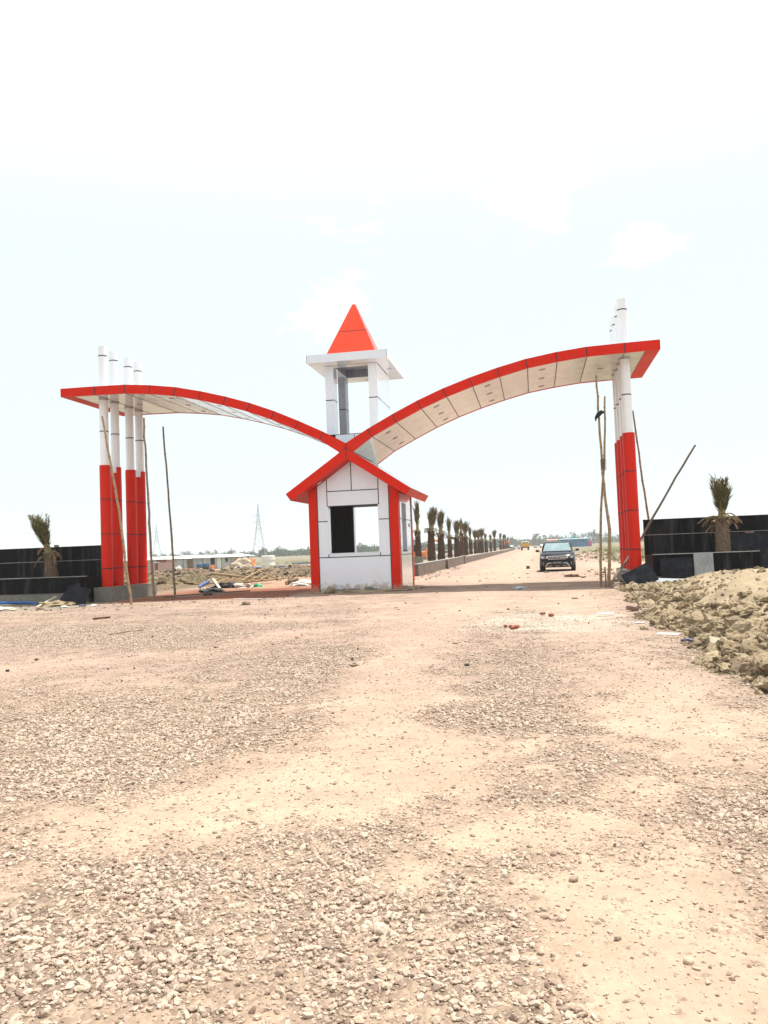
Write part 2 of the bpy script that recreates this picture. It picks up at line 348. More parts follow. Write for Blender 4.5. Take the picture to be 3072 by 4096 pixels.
# patchy darker brown across the gateway strip
A = lerp(A, C(.27, .20, .16), bump2(X, Y, -1, 30.0, 7.0, 2.6, 6)*.55*ss(.25, .6, n2))
# red soil left of the booth
red = ss(-8.2, -9.2, X)*ss(-17.5, -15, X)*ss(26.2, 27.6, Y + (n2 - .5)*1.5 + (X + 12)*.12)*(1 - ss(33.5, 38, Y + (n2 - .5)*4))
A = lerp(A, C(.30, .105, .055), red*.92)
og = ss(-7.3, -8.5, X)*ss(-17, -14, X)*ss(33, 37, Y)*(1 - ss(47, 53, Y))
A = lerp(A, C(.50, .31, .20), og*.75)
# spoil soil / camp / fields
soil = ss(-15.5, -18, X)*ss(30, 32.5, Y) + ss(-8.5, -10.5, X)*ss(47, 51, Y); soil = np.clip(soil, 0, 1)
A = lerp(A, C(.225, .165, .108), soil*.97)
camp = ss(-13, -17, X)*ss(60, 66, Y)*(1 - ss(128, 150, Y))
A = lerp(A, C(.47, .41, .31), camp*.8)
field = np.clip(ss(-12, -16, X)*ss(118, 145, Y) + ss(-8.8, -9.6, X)*ss(66, 80, Y)*ss(-22, -16, X) + ss(4.5, 6.5, X + (n2 - .5))*ss(58, 66, Y) + ss(5.5, 7.5, X)*ss(33, 40, Y) + ss(180, 260, Y)*ss(2.5, 5, X), 0, 1)
fc = lerp(np.broadcast_to(C(.30, .26, .18), X.shape + (3,)).copy(), C(.20, .19, .10), ss(.5, .66, n3 + .15*(n1 - .5))*.7)
fc = lerp(fc, C(.42, .37, .27), ss(.55, .7, n1)*.6)
A = A + (fc - A)*field[..., None]
A = lerp(A, C(.25, .22, .15), ss(350, 700, Y)*.8)
# pale shoulder right of the car
A = lerp(A, C(.58, .47, .35), bump2(X, Y, 5.5, 52, 3.2, 9, 4)*.7)
# tracked dust tone along the road
A = lerp(A, C(.60, .45, .33), np.exp(-((X + 1.8 + .6*(n1-.5))/1.7)**4)*ss(27, 36, Y)*.6)
A = A*(0.93 + .14*n2[..., None])*.73
nx, ny = len(xs), len(ys)
me = bpy.data.meshes.new('ground')
me.vertices.add(nx*ny); me.vertices.foreach_set('co', np.stack([X, Y, Z], -1).astype(np.float32).ravel())
ii = (np.arange(ny-1)[:, None]*nx + np.arange(nx-1)[None]).ravel()
q = np.stack([ii, ii+1, ii+nx+1, ii+nx], -1).astype(np.int32)
me.loops.add(q.size); me.loops.foreach_set('vertex_index', q.ravel())
me.polygons.add(len(q)); me.polygons.foreach_set('loop_start', np.arange(0, q.size, 4, dtype=np.int32)); me.polygons.foreach_set('loop_total', np.full(len(q), 4, np.int32))
me.update(calc_edges=True); me.shade_smooth()
at = me.color_attributes.new('albedo', 'FLOAT_COLOR', 'POINT')
at.data.foreach_set('color', np.concatenate([A, np.ones(A.shape[:2] + (1,))], -1).astype(np.float32).ravel())
ga = me.attributes.new('gravel', 'FLOAT', 'POINT'); ga.data.foreach_set('value', G.astype(np.float32).ravel())
ground = bpy.data.objects.new('ground', me); col.objects.link(ground); tag(ground, 'dusty peach and sandy ground strewn with crushed stone', 'ground', kind='structure')

def ground_mat():
    m = bpy.data.materials.new('dusty_ground'); t = nt(m)
    out = N(t, 'ShaderNodeOutputMaterial'); p = N(t, 'ShaderNodeBsdfPrincipled'); L(t, p, 0, out, 0); p.inputs['Roughness'].default_value = .95; p.inputs['Specular IOR Level'].default_value = .1
    a = N(t, 'ShaderNodeAttribute', attribute_name='albedo'); g = N(t, 'ShaderNodeAttribute', attribute_name='gravel'); tc = N(t, 'ShaderNodeTexCoord')
    # small crushed stone pattern (albedo of the individual chips) where the gravel lies
    def vor(sc, seed):
        v = N(t, 'ShaderNodeTexVoronoi'); v.inputs['Scale'].default_value = sc; v.inputs['Randomness'].default_value = 1
        mp = N(t, 'ShaderNodeMapping'); mp.inputs['Location'].default_value = (seed, seed*.7, 0); mp.inputs['Scale'].default_value = (1, .8, 0)
        L(t, tc, 'Object', mp, 0); L(t, mp, 0, v, 'Vector'); return v
    v1 = vor(38, 0); v2 = vor(14, 3.3)
    sp = N(t, 'ShaderNodeSeparateColor'); L(t, v1, 'Color', sp, 0); sp2 = N(t, 'ShaderNodeSeparateColor'); L(t, v2, 'Color', sp2, 0)
    r1 = N(t, 'ShaderNodeMapRange'); r1.inputs[3].default_value = .62; r1.inputs[4].default_value = 1.36; L(t, sp, 0, r1, 0)
    r2 = N(t, 'ShaderNodeMapRange'); r2.inputs[3].default_value = .80; r2.inputs[4].default_value = 1.18; L(t, sp2, 0, r2, 0)
    mul = N(t, 'ShaderNodeMath', operation='MULTIPLY'); L(t, r1, 0, mul, 0); L(t, r2, 0, mul, 1)
    gm = N(t, 'ShaderNodeMapRange'); gm.inputs[1].default_value = 0; gm.inputs[2].default_value = .8; gm.inputs[3].default_value = .12; gm.inputs[4].default_value = 1.; L(t, g, 'Fac', gm, 0)
    mixv = N(t, 'ShaderNodeMix', data_type='FLOAT'); mixv.inputs[2].default_value = 1.; L(t, gm, 0, mixv, 0); L(t, mul, 0, mixv, 3)
    n1_ = N(t, 'ShaderNodeTexNoise'); n1_.inputs['Scale'].default_value = 1.7; n1_.inputs['Detail'].default_value = 9; n1_.inputs['Roughness'].default_value = .7; L(t, tc, 'Object', n1_, 'Vector')
    nr = N(t, 'ShaderNodeMapRange'); nr.inputs[1].default_value = .3; nr.inputs[2].default_value = .7; nr.inputs[3].default_value = .82; nr.inputs[4].default_value = 1.16; L(t, n1_, 0, nr, 0)
    # sparse dark chips
    n3_ = N(t, 'ShaderNodeTexNoise'); n3_.inputs['Scale'].default_value = 9; n3_.inputs['Detail'].default_value = 3; n3_.inputs['Roughness'].default_value = .75; L(t, tc, 'Object', n3_, 'Vector')
    dk = N(t, 'ShaderNodeMapRange'); dk.inputs[1].default_value = .60; dk.inputs[2].default_value = .68; dk.inputs[3].default_value = 1.; dk.inputs[4].default_value = .62; L(t, n3_, 0, dk, 0)
    m2 = N(t, 'ShaderNodeMath', operation='MULTIPLY'); L(t, mixv, 0, m2, 0); L(t, nr, 0, m2, 1)
    m3 = N(t, 'ShaderNodeMath', operation='MULTIPLY'); L(t, m2, 0, m3, 0); L(t, dk, 0, m3, 1)
    vm = N(t, 'ShaderNodeVectorMath', operation='MULTIPLY'); L(t, a, 'Color', vm, 0); L(t, m3, 0, vm, 1); L(t, vm, 0, p, 'Base Color')
    # bump
    d1 = N(t, 'ShaderNodeMath', operation='MULTIPLY'); L(t, v1, 'Distance', d1, 0); L(t, gm, 0, d1, 1)
    b1 = N(t, 'ShaderNodeBump'); b1.inputs['Strength'].default_value = .8; b1.inputs['Distance'].default_value = .03; b1.invert = True; L(t, d1, 0, b1, 'Height')
    b2 = N(t, 'ShaderNodeBump'); b2.inputs['Strength'].default_value = .55; b2.inputs['Distance'].default_value = .05; L(t, n1_, 0, b2, 'Height'); L(t, b1, 0, b2, 'Normal')
    b3 = N(t, 'ShaderNodeBump'); b3.inputs['Strength'].default_value = .5; b3.inputs['Distance'].default_value = .02; L(t, n3_, 0, b3, 'Height'); L(t, b2, 0, b3, 'Normal')
    L(t, b3, 0, p, 'Normal'); return m
me.materials.append(ground_mat())

# ------------------------------------------------------------------ loose gravel (uncountable stuff, instanced stones)
def rock_mesh(name, seed, m, flat=.55, sub=1, jag=.28, ang=True):
    r = random.Random(seed); bm = bmesh.new(); bmesh.ops.create_icosphere(bm, subdivisions=sub, radius=1)
    dirs = [(Vector((r.gauss(0, 1), r.gauss(0, 1), r.gauss(0, 1))).normalized(), r.uniform(.55, .9)) for _ in range(9)]
    for v in bm.verts:
        v.co *= 1 + r.uniform(-jag, jag)*.4
        for d, h in dirs:                       # chop flat facets
            k = v.co.dot(d)
            if k > h: v.co -= d*(k - h)
        v.co.x *= 1.25; v.co.z *= flat
    me = bpy.data.meshes.new(name); bm.to_mesh(me); bm.free(); me.materials.append(m)
    if not ang: me.shade_smooth()
    return me
def lump_mesh(name, seed, m, sub=4, amp=.42, flat=.75):
    r = random.Random(seed); bm = bmesh.new(); bmesh.ops.create_icosphere(bm, subdivisions=sub, radius=1)
    from mathutils import noise
    off = Vector((r.uniform(0, 50), r.uniform(0, 50), r.uniform(0, 50)))
    dirs = [(Vector((r.gauss(0, 1), r.gauss(0, 1), r.gauss(0, 1))).normalized(), r.uniform(.6, .95)) for _ in range(8)]
    for v in bm.verts:
        p = v.co.copy()
        k = 1 + amp*noise.noise(p*1.3 + off) + amp*.7*noise.noise(p*3 + off) + amp*.55*noise.noise(p*6.5 + off) + amp*.4*noise.noise(p*14 + off)
        v.co = p*k
        for d, h in dirs:
            q_ = v.co.dot(d)
            if q_ > h: v.co -= d*(q_ - h)*.5
        v.co.x *= 1.2; v.co.z *= flat
    me = bpy.data.meshes.new(name); bm.to_mesh(me); bm.free(); me.materials.append(m); return me
def scatter(name, pts, rots, scls, protos, label, cat):
    n = len(pts); me = bpy.data.meshes.new(name); me.vertices.add(n); me.vertices.foreach_set('co', pts.astype(np.float32).ravel())
    for an, arr in (('rot', rots), ('scl', scls)):
        a = me.attributes.new(an, 'FLOAT_VECTOR', 'POINT'); a.data.foreach_set('vector', arr.astype(np.float32).ravel())
    a = me.attributes.new('pick', 'INT', 'POINT'); a.data.foreach_set('value', RS.randint(0, len(protos), n).astype(np.int32))
    me.update(); o = bpy.data.objects.new(name, me); col.objects.link(o); tag(o, label, cat, kind='stuff')
    pc = bpy.data.collections.new(name + '_prototypes')
    for i, pm in enumerate(protos): pc.objects.link(bpy.data.objects.new('%s_stone%02d' % (name, i), pm))
    ng = bpy.data.node_groups.new(name, 'GeometryNodeTree')
    ng.interface.new_socket('Geometry', in_out='INPUT', socket_type='NodeSocketGeometry'); ng.interface.new_socket('Geometry', in_out='OUTPUT', socket_type='NodeSocketGeometry')
    gi = ng.nodes.new('NodeGroupInput'); go = ng.nodes.new('NodeGroupOutput'); ci = ng.nodes.new('GeometryNodeCollectionInfo'); ci.inputs['Collection'].default_value = pc; ci.inputs['Separate Children'].default_value = True; ci.inputs['Reset Children'].default_value = True
    ip = ng.nodes.new('GeometryNodeInstanceOnPoints'); ip.inputs['Pick Instance'].default_value = True
    def na(nm, ty):
        k = ng.nodes.new('GeometryNodeInputNamedAttribute'); k.data_type = ty; k.inputs[0].default_value = nm; return k
    ra = na('rot', 'FLOAT_VECTOR'); sa = na('scl', 'FLOAT_VECTOR'); pa = na('pick', 'INT'); er = ng.nodes.new('FunctionNodeEulerToRotation')
    K = ng.links.new
    K(gi.outputs[0], ip.inputs['Points']); K(ci.outputs[0], ip.inputs['Instance']); K(pa.outputs[0], ip.inputs['Instance Index']); K(ra.outputs[0], er.inputs[0]); K(er.outputs[0], ip.inputs['Rotation']); K(sa.outputs[0], ip.inputs['Scale']); K(ip.outputs[0], go.inputs[0])
    md = o.modifiers.new('scatter', 'NODES'); md.node_group = ng
    return o
def stones(n, y0, y1, dens, smin, smax, seed):
    r = np.random.RandomState(seed)
    # sample uniformly over the wedge of ground the photo can see, plus a margin for a side step
    yy = np.sqrt(r.uniform(y0**2, y1**2, n)); xx = r.uniform(-.75, .36, n)*yy + r.uniform(-.6, .6, n)
    g = gravel(xx, yy); keep = r.uniform(0, 1, n) < dens(g); xx = xx[keep]; yy = yy[keep]; g = g[keep]; k = len(xx)
    s = np.exp(r.normal(0, .42, k))*(smin + (smax - smin)*r.uniform(0, 1, k)**1.5)
    s = np.minimum(s, .025)*(.62 + .30*g)
    z = height(xx, yy) + G_at(xx, yy) + s*.24
    return np.stack([xx, yy, z], -1), np.stack([r.normal(0, .32, k), r.normal(0, .32, k), r.uniform(0, 6.28, k)], -1), np.stack([s*r.uniform(.8, 1.35, k), s*r.uniform(.65, 1.05, k), s*r.uniform(.7, 1.25, k)], -1)
def G_at(x, y): return gravel(x, y)*(fbm(x, y, 9, 2, 61) - .4)*.018*(1 - ss(12, 20, y))
d_ = lambda g: np.clip(.09 + .91*g**1.35, 0, 1)
sets = [stones(46000, 1.9, 5.0, d_, .007, .016, 1), stones(70000, 1.9, 6.0, lambda g: np.clip(.22 + .78*g, 0, 1), .0028, .0065, 2),
        stones(110000, 5.0, 10.0, d_, .0075, .016, 3), stones(120000, 10., 17., d_, .009, .018, 4), stones(30000, 17., 27., lambda g: .08 + .8*g, .013, .024, 5)]
pts = np.concatenate([s[0] for s in sets]); rots = np.concatenate([s[1] for s in sets]); scls = np.concatenate([s[2] for s in sets])
scatter('gravel', pts, rots, scls, [rock_mesh('stone_shape', 100 + i, M['stone'], flat=.58 + .06*(i % 4)) for i in range(10)], 'loose crushed stone in cream, pink and grey over the forecourt', 'gravel')

# ------------------------------------------------------------------ earth bank at the right
by = np.arange(6.0, 27.6, .07); bx = np.arange(1.6, 13, .07)
BX, BY = np.meshgrid(bx, by)
def bank_foot(y): return 2.24 + .45*ss(16, 24, y) + .12*np.sin(y*1.1) + .10*np.sin(y*2.9 + 1)
def bank_h(x, y):
    f = bank_foot(y); u = x - f
    top = .74 - .016*(y - 10) - .0
    prof = top*ss(-.25, 2.3, u)**.85
    prof = prof*ss(8.3, 10.6, y + .25*x)*(1 - ss(24.0, 27.2, y - .12*(x - 3)))
    prof = prof*(1 - .25*ss(6, 12, x))
    b1_ = np.abs(fbm(x, y, .9, 3, 91, .55) - .5)*2
    b2_ = 1 - np.abs(fbm(x, y, 2.4, 3, 95, .55) - .5)*2
    ft = 1 - ss(.4, 1.5, u)
    det = (fbm(x, y, .7, 3, 93) - .5)*.34 + (b2_ - .75)*(.05 + .11*ft) + (fbm(x, y, 5, 4, 97, .65) - .5)*(.05 + .10*ft) - b1_*.03
    # run-off grooves down the face
    det = det + .035*np.sin(x*1.0 + y*7.5 + 3*fbm(x, y, .8, 2, 99))*ss(.6, 1.2, u)*(1 - ss(1.8, 2.6, u))*ss(10, 12, y)*(1 - ss(17, 19, y))
    return height(x, y) + prof + det*ss(-.25, .9, u)*ss(7.9, 9.2, y)*(1 - ss(25.5, 27.3, y)) - .06*(1 - ss(-.35, .1, u)) - .08*(1 - ss(7.2, 8.6, y)) - .08*ss(26.2, 27.4, y)
BZ = bank_h(BX, BY)
mb_ = bpy.data.meshes.new('earth_bank'); ny_, nx_ = BX.shape
mb_.vertices.add(nx_*ny_); mb_.vertices.foreach_set('co', np.stack([BX, BY, BZ], -1).astype(np.float32).ravel())
ii = (np.arange(ny_-1)[:, None]*nx_ + np.arange(nx_-1)[None]).ravel(); q = np.stack([ii, ii+1, ii+nx_+1, ii+nx_], -1).astype(np.int32)
mb_.loops.add(q.size); mb_.loops.foreach_set('vertex_index', q.ravel()); mb_.polygons.add(len(q)); mb_.polygons.foreach_set('loop_start', np.arange(0, q.size, 4, dtype=np.int32)); mb_.polygons.foreach_set('loop_total', np.full(len(q), 4, np.int32))
mb_.update(calc_edges=True); mb_.shade_smooth(); mb_.materials.append(mat('bank_earth', (.31, .24, .152), .97, var=.32, vscale=1.6, bump=1.0, bscale=12, stain=(.27, .205, .125), sscale=2.5, samt=.5))
bank = bpy.data.objects.new('earth_bank', mb_); col.objects.link(bank); tag(bank, 'long bank of dug olive brown earth along the right verge', 'earth bank', kind='structure')
r = np.random.RandomState(5); k = 22000
yy = r.uniform(8.1, 26.8, k); u = np.abs(r.normal(0, 1.0, k)) - .30; u = np.where(r.uniform(0, 1, k) < .22, r.uniform(-.3, 5.5, k), u*.62 - .05); xx = bank_foot(yy) + u
s = .0095*np.exp(r.normal(0, .92, k)); s = np.minimum(s, .12)*(1.2 - .55*ss(.2, 2, u)); s = np.where(u < -.1, s*.5, s)
zz = np.maximum(bank_h(xx, yy), height(xx, yy)) + s*.25
scatter('clods', np.stack([xx, yy, zz], -1), np.stack([r.normal(0, .5, k), r.normal(0, .5, k), r.uniform(0, 6.28, k)], -1), np.stack([s*r.uniform(.8, 1.4, k), s*r.uniform(.8, 1.2, k), s*r.uniform(.7, 1.1, k)], -1),
        [lump_mesh('clod_shape', 300 + i, M['clod'], sub=3, amp=.55) for i in range(9)], 'dry olive clods crumbled over the earth bank', 'clods')
# clods over the distant spoil ridges
k = 4200; xx = r.uniform(-33, -10, k); yy = np.where(r.uniform(0, 1, k) < .7, r.normal(53, 4, k), 41 + .25*(xx + 17) + r.normal(0, 2.2, k)); kk = (xx < -18) | (yy > 46); xx = xx[kk]; yy = yy[kk]
x2 = r.normal(6.5, 2.6, 500); y2 = r.normal(78, 6, 500); x3 = r.uniform(5.5, 14, 400); y3 = r.uniform(34, 70, 400); x4 = r.uniform(2.6, 4.5, 160); y4 = r.uniform(29, 45, 160)
xx = np.concatenate([xx, x2, x3, x4]); yy = np.concatenate([yy, y2, y3, y4]); s = np.minimum(.05*np.exp(r.normal(0, .6, len(xx))), .25); s[-160:] *= .6
scatter('rubble', np.stack([xx, yy, height(xx, yy) + s*.2], -1), np.stack([r.normal(0, .5, len(xx)), r.normal(0, .5, len(xx)), r.uniform(0, 6, len(xx))], -1), np.stack([s*1.2, s, s*.8], -1),
        [lump_mesh('rubble_shape', 400 + i, M['clodb'], sub=2, amp=.5) for i in range(5)], 'brown clods over the spoil heaps beyond the gate', 'rubble')

# ================================================================== THE GATE
XC, YF, YBK = -6.62, 28.3, 33.1
OT = [(0, 5.45), (.83, 5.92), (1.76, 6.39), (2.69, 6.82), (3.63, 7.19), (4.58, 7.50), (5.58, 7.78), (6.58, 8.01), (7.63, 8.165), (8.67, 8.265), (9.95, 8.295)]
OB = [(.25, 5.12), (.98, 5.62), (1.90, 6.08), (2.82, 6.51), (3.75, 6.88), (4.69, 7.185), (5.66, 7.455), (6.64, 7.685), (7.67, 7.83), (8.69, 7.93), (9.95, 7.96)]
gate = empty('entrance_gate', (XC, YF, 0), 'red and white gateway of two curved canopies on tall round columns', 'gate')
def canopy(sgn, end):
    top = [(XC + sgn*a, z) for a, z in OT] + [(XC + sgn*end, 8.31)]
    bot = [(XC + sgn*a, z) for a, z in OB] + [(XC + sgn*end, 7.98)]
    n = len(top)
    f = MB()
    ring = top + bot[::-1] + [(XC, 5.30)]
    # shell: front and back faces, top skin, end, thin lip (red); soffit inset is a separate part
    vs = []; 
    for y in (YF, YBK): vs += [(x, y, z) for x, z in top] + [(x, y, z) for x, z in bot]
    fs = []
    for i in range(n-1):
        fs.append((i, i+1, n+i+1, n+i)); o = 2*n; fs.append((o+i, o+n+i, o+n+i+1, o+i+1))
        fs.append((i, o+i, o+i+1, i+1))
    fs.append((n-1, 3*n-1, 4*n-1, 2*n-1)); 
    ns = 3*(n-1); f.add(vs, [q_ for k_, q_ in enumerate(fs) if not (k_ < ns and k_ % 3 == 2)], M['red']); f.add(vs, [q_ for k_, q_ in enumerate(fs) if k_ < ns and k_ % 3 == 2], M['skin'])
    lip = .10
    for ya, yb in ((YF, YF+lip), (YBK-lip, YBK)):
        for i in range(n-1): f.add([(bot[i][0], ya, bot[i][1]), (bot[i+1][0], ya, bot[i+1][1]), (bot[i+1][0], yb, bot[i+1][1]), (bot[i][0], yb, bot[i][1])], [(0, 1, 2, 3)], M['red'])
    el = .48; xe = bot[-1][0]; xi = xe - sgn*el; f_ = (abs(xi-XC) - abs(bot[-2][0]-XC))/(end - 9.95); zi = bot[-2][1] + (bot[-1][1]-bot[-2][1])*f_
    f.add([(xe, YF+lip, bot[-1][1]), (xe, YBK-lip, bot[-1][1]), (xi, YBK-lip, zi), (xi, YF+lip, zi)], [(0, 1, 2, 3)], M['red'])
    f.add([(XC, YF, 5.45), (XC, YBK, 5.45), (XC, YBK, 5.30), (XC, YF, 5.30)], [(0, 1, 2, 3)], M['red'])
    for y in (YF, YBK): f.add([(XC, y, 5.45), (XC, y, 5.30), (bot[0][0], y, bot[0][1])], [(0, 1, 2)], M['red'])
    # black seams on the fascia front and the thin edge above
    for i in list(range(1, n-1)):
        a = Vector((top[i][0], 0, top[i][1])); b = Vector((bot[i][0], 0, bot[i][1])); w = .018
        for y0, y1 in ((YF-.004, YF+.01), (YBK-.01, YBK+.004)):
            f.prism([(a.x-w, a.z-.0), (a.x+w, a.z), (b.x+w, b.z), (b.x-w, b.z)], y0, y1, M['seam'])
    cn = f.build('canopy', gate); 
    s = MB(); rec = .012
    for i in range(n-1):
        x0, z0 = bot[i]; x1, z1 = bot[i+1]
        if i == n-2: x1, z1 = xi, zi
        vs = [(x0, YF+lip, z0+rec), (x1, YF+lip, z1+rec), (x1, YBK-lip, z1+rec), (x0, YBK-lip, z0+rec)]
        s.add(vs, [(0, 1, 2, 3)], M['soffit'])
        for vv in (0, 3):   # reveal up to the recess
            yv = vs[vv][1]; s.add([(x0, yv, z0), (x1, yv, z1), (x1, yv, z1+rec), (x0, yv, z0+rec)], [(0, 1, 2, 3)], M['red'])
    for i in range(1, n-1):
        x, z = bot[i]; s.box((x-.016, YF+lip, z+rec-.006), (x+.016, YBK-lip, z+rec+.004), M['seam'])
    for j in (1, 2):
        y = YF + lip + (YBK - YF - 2*lip)*j/3
        for i in range(n-1):
            x0, z0 = bot[i]; x1, z1 = bot[i+1]
            if i == n-2: x1, z1 = xi, zi
            e = .007; zz = rec - .004
            s.add([(x0, y-e, z0+zz), (x1, y-e, z1+zz), (x1, y+e, z1+zz), (x0, y+e, z0+zz)], [(0, 1, 2, 3)], M['light'])
    sf = s.build('soffit'); sf.parent = cn; sf.matrix_parent_inverse = cn.matrix_parent_inverse @ Matrix.Identity(4)
    sf.matrix_parent_inverse = Matrix.Identity(4)
    for i in (1, 3, 5, 7, 9):
        for j in (0, 1, 2):
            xm = (bot[i][0] + bot[i+1][0])/2; zm = (bot[i][1] + bot[i+1][1])/2; sl = math.atan2(bot[i+1][1]-bot[i][1], bot[i+1][0]-bot[i][0])
            if abs(xm - XC) > 9.3 and j != 1: continue
            yy_ = YF + lip + (YBK - YF - 2*lip)*(j + .5)/3
            d = MB(); mt = Matrix.Translation((xm, yy_, zm + rec - .012)) @ Matrix.Rotation(-sl, 4, 'Y')
            ring_ = [mt @ Vector((.115*math.cos(a), .115*math.sin(a), 0)) for a in np.linspace(0, 2*math.pi, 17)[:-1]]
            inn = [mt @ Vector((.09*math.cos(a), .09*math.sin(a), -.003)) for a in np.linspace(0, 2*math.pi, 17)[:-1]]
            d.add(ring_ + inn, [(k_, (k_+1) % 16, 16 + (k_+1) % 16, 16 + k_) for k_ in range(16)], M['silver']); d.add(inn, [tuple(range(16))], M['light'])
            dl = d.build('downlight'); dl.parent = cn; dl.matrix_parent_inverse = Matrix.Identity(4)
    return cn
MB_build = MB.build
def build(self, name, parent=None, loc=(0, 0, 0), smooth=False, angle=None):
    o = MB_build(self, name, None, loc, smooth, angle)
    if parent: parent_world(o, parent)
    return o
def wloc(o):
    v = Vector(o.location)
    return v if not o.parent else v + wloc(o.parent)
def parent_world(o, p):       # things are built with world coordinates and unrotated parents
    o.parent = p; o.matrix_parent_inverse = Matrix.Identity(4); o.location = Vector(o.location) - wloc(p)
MB.build = build
cl = canopy(-1, 11.41); cr = canopy(1, 11.12)
for c_ in (cl, cr):
    for ch in [o for o in bpy.data.objects if o.parent == c_]: ch.matrix_parent_inverse = Matrix.Identity(4); ch.location = (0, 0, 0)
cl['label'] = 'left curved canopy, red fascia and white underside'; cr['label'] = 'right curved canopy, red fascia and pale underside'
def cyl(mb, x, y, z0, z1, r_, m, seg=32, top=True):
    a = np.linspace(0, 2*math.pi, seg+1)[:-1]
    vs = [(x + r_*math.cos(t), y + r_*math.sin(t), z0) for t in a] + [(x + r_*math.cos(t), y + r_*math.sin(t), z1) for t in a]
    mb.add(vs, [(i, (i+1) % seg, seg + (i+1) % seg, seg + i) for i in range(seg)] + ([tuple(range(seg)), tuple(range(seg, 2*seg))] if top else []), m)
for cx, gy in ((-16.74, (29.25, 30.1, 31.3, 32.15)), (3.42, (29.3, 30.15, 31.3, 32.15))):
    p = MB(); x0 = cx - .34; p.bevbox((x0, gy[0] - .45, H(cx, 29) - .35), (cx + .42, gy[3] + .45, .46), M['concrete'], .015)
    pd = p.build('pedestal', gate)
    for i, y in enumerate(gy):
        a = MB(); cyl(a, cx, y, .45, 10.1, .172, M['shaft'])
        for z in (9.71, 6.66): cyl(a, cx, y, z - .02, z + .02, .1755, M['seam'], top=True)
        cyl(a, cx, y, 7.80, 7.90, .178, M['seam']) if False else None
        c1_ = a.build('column', gate, angle=40)
        b = MB(); cyl(b, cx, y, .465, 5.30, .215, M['redmetal'])
        for z in (3.94, 2.56, 1.19): cyl(b, cx, y, z - .018, z + .018, .2185, M['seam'])
        parent_world(b.build('sleeve', angle=40), c1_)
        if i in (1, 3):
            w = MB(); w.bevbox((cx - .13, y - .235, 5.06), (cx + .13, y - .20, 5.36), M['white'], .005); parent_world(w.build('bracket_cover'), c1_)
        rg = MB(); zc = 7.955; cyl(rg, cx, y, zc - .03, zc + .0, .19, M['light']); parent_world(rg.build('collar', angle=40), c1_)

# ------------------------------------------------------------------ guard booth
YB, YR = 28.95, 32.35
booth = empty('guard_booth', (-6.585, 30.6, 0), 'white gatehouse with red corners, gabled roof and little spired tower', 'gatehouse')
xl, xr = -8.29, -4.885; zt = 3.62; cw = .34
w = MB(); T = .16
il, ir = xl + cw, xr - cw                       # inside the corner posts
wx0, wx1, wz0, wz1 = -7.57, -5.61, 1.42, 3.20   # front window
apex = 4.88 - .03
sl = (5.29 - 3.71)/2.31
def roof_under(x): return 4.86 - abs(x - XC)*sl
def wall_front(mb, y0, y1, mt):
    g = .0
    def poly(pts): mb.prism(pts, y0, y1, mt)
    poly([(il, -.1), (ir, -.1), (ir, wz0 - .11), (il, wz0 - .11)])
    poly([(il, wz0 - .11), (wx0, wz0 - .11), (wx0, wz1), (il, wz1)]); poly([(wx1, wz0 - .11), (ir, wz0 - .11), (ir, wz1), (wx1, wz1)])
    poly([(wx0, wz0 - .11), (wx1, wz0 - .11), (wx1, wz0), (wx0, wz0)])
    poly([(il, wz1), (ir, wz1), (ir, roof_under(ir)), (XC, roof_under(XC)), (il, roof_under(il))])
wall_front(w, YB + .012, YB + T, M['whitemud'])
rw0, rw1, rz0, rz1 = -7.30, -5.75, 1.36, 3.30
w.box((il, YR - T, -.1), (ir, YR - .012, rz0), M['whitemud']); w.box((il, YR - T, rz0), (rw0, YR - .012, rz1), M['whitemud']); w.box((rw1, YR - T, rz0), (ir, YR - .012, rz1), M['whitemud'])
w.prism([(il, rz1), (ir, rz1), (ir, roof_under(ir)), (XC, roof_under(XC)), (il, roof_under(il))], YR - T, YR - .012, M['whitemud'])
sy0, sy1, sz0, sz1 = 29.74, 30.80, 1.42, 3.27
ya, yb_ = YB + cw, YR - cw
for x0, x1 in ((xl + .012, xl + T), (xr - T, xr - .012)):
    if x0 > -6:
        w.box((x0, ya, -.1), (x1, yb_, sz0), M['whitemud']); w.box((x0, ya, sz0), (x1, sy0, sz1), M['whitemud']); w.box((x0, sy1, sz0), (x1, yb_, sz1), M['whitemud']); w.box((x0, ya, sz1), (x1, yb_, zt), M['whitemud'])
    else: w.box((x0, ya, -.1), (x1, yb_, zt), M['whitemud'])
# near-black liners added inside: hide the red posts, stand for interior shade
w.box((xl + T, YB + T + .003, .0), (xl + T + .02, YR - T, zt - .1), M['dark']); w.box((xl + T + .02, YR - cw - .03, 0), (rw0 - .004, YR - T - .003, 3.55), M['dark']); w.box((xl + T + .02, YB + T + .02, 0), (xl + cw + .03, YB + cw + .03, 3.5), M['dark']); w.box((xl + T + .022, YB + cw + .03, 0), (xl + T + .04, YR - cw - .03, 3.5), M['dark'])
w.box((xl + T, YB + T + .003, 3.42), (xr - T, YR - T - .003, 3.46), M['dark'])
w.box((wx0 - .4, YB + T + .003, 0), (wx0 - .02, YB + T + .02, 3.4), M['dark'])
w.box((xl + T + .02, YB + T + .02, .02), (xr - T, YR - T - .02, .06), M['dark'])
sm = w; e = .016
def vs_(x, z0, z1): sm.box((x - e, YB + .006, z0), (x + e, YB + .02, z1), M['seam'])
def hs_(z, x0, x1): sm.box((x0, YB + .0045, z - e), (x1, YB + .019, z + e), M['seam'])
for x in (il, ir): sm.box((x - e, YB - .003, -.05), (x + e, YB + .013, roof_under(x) - .02), M['seam'])
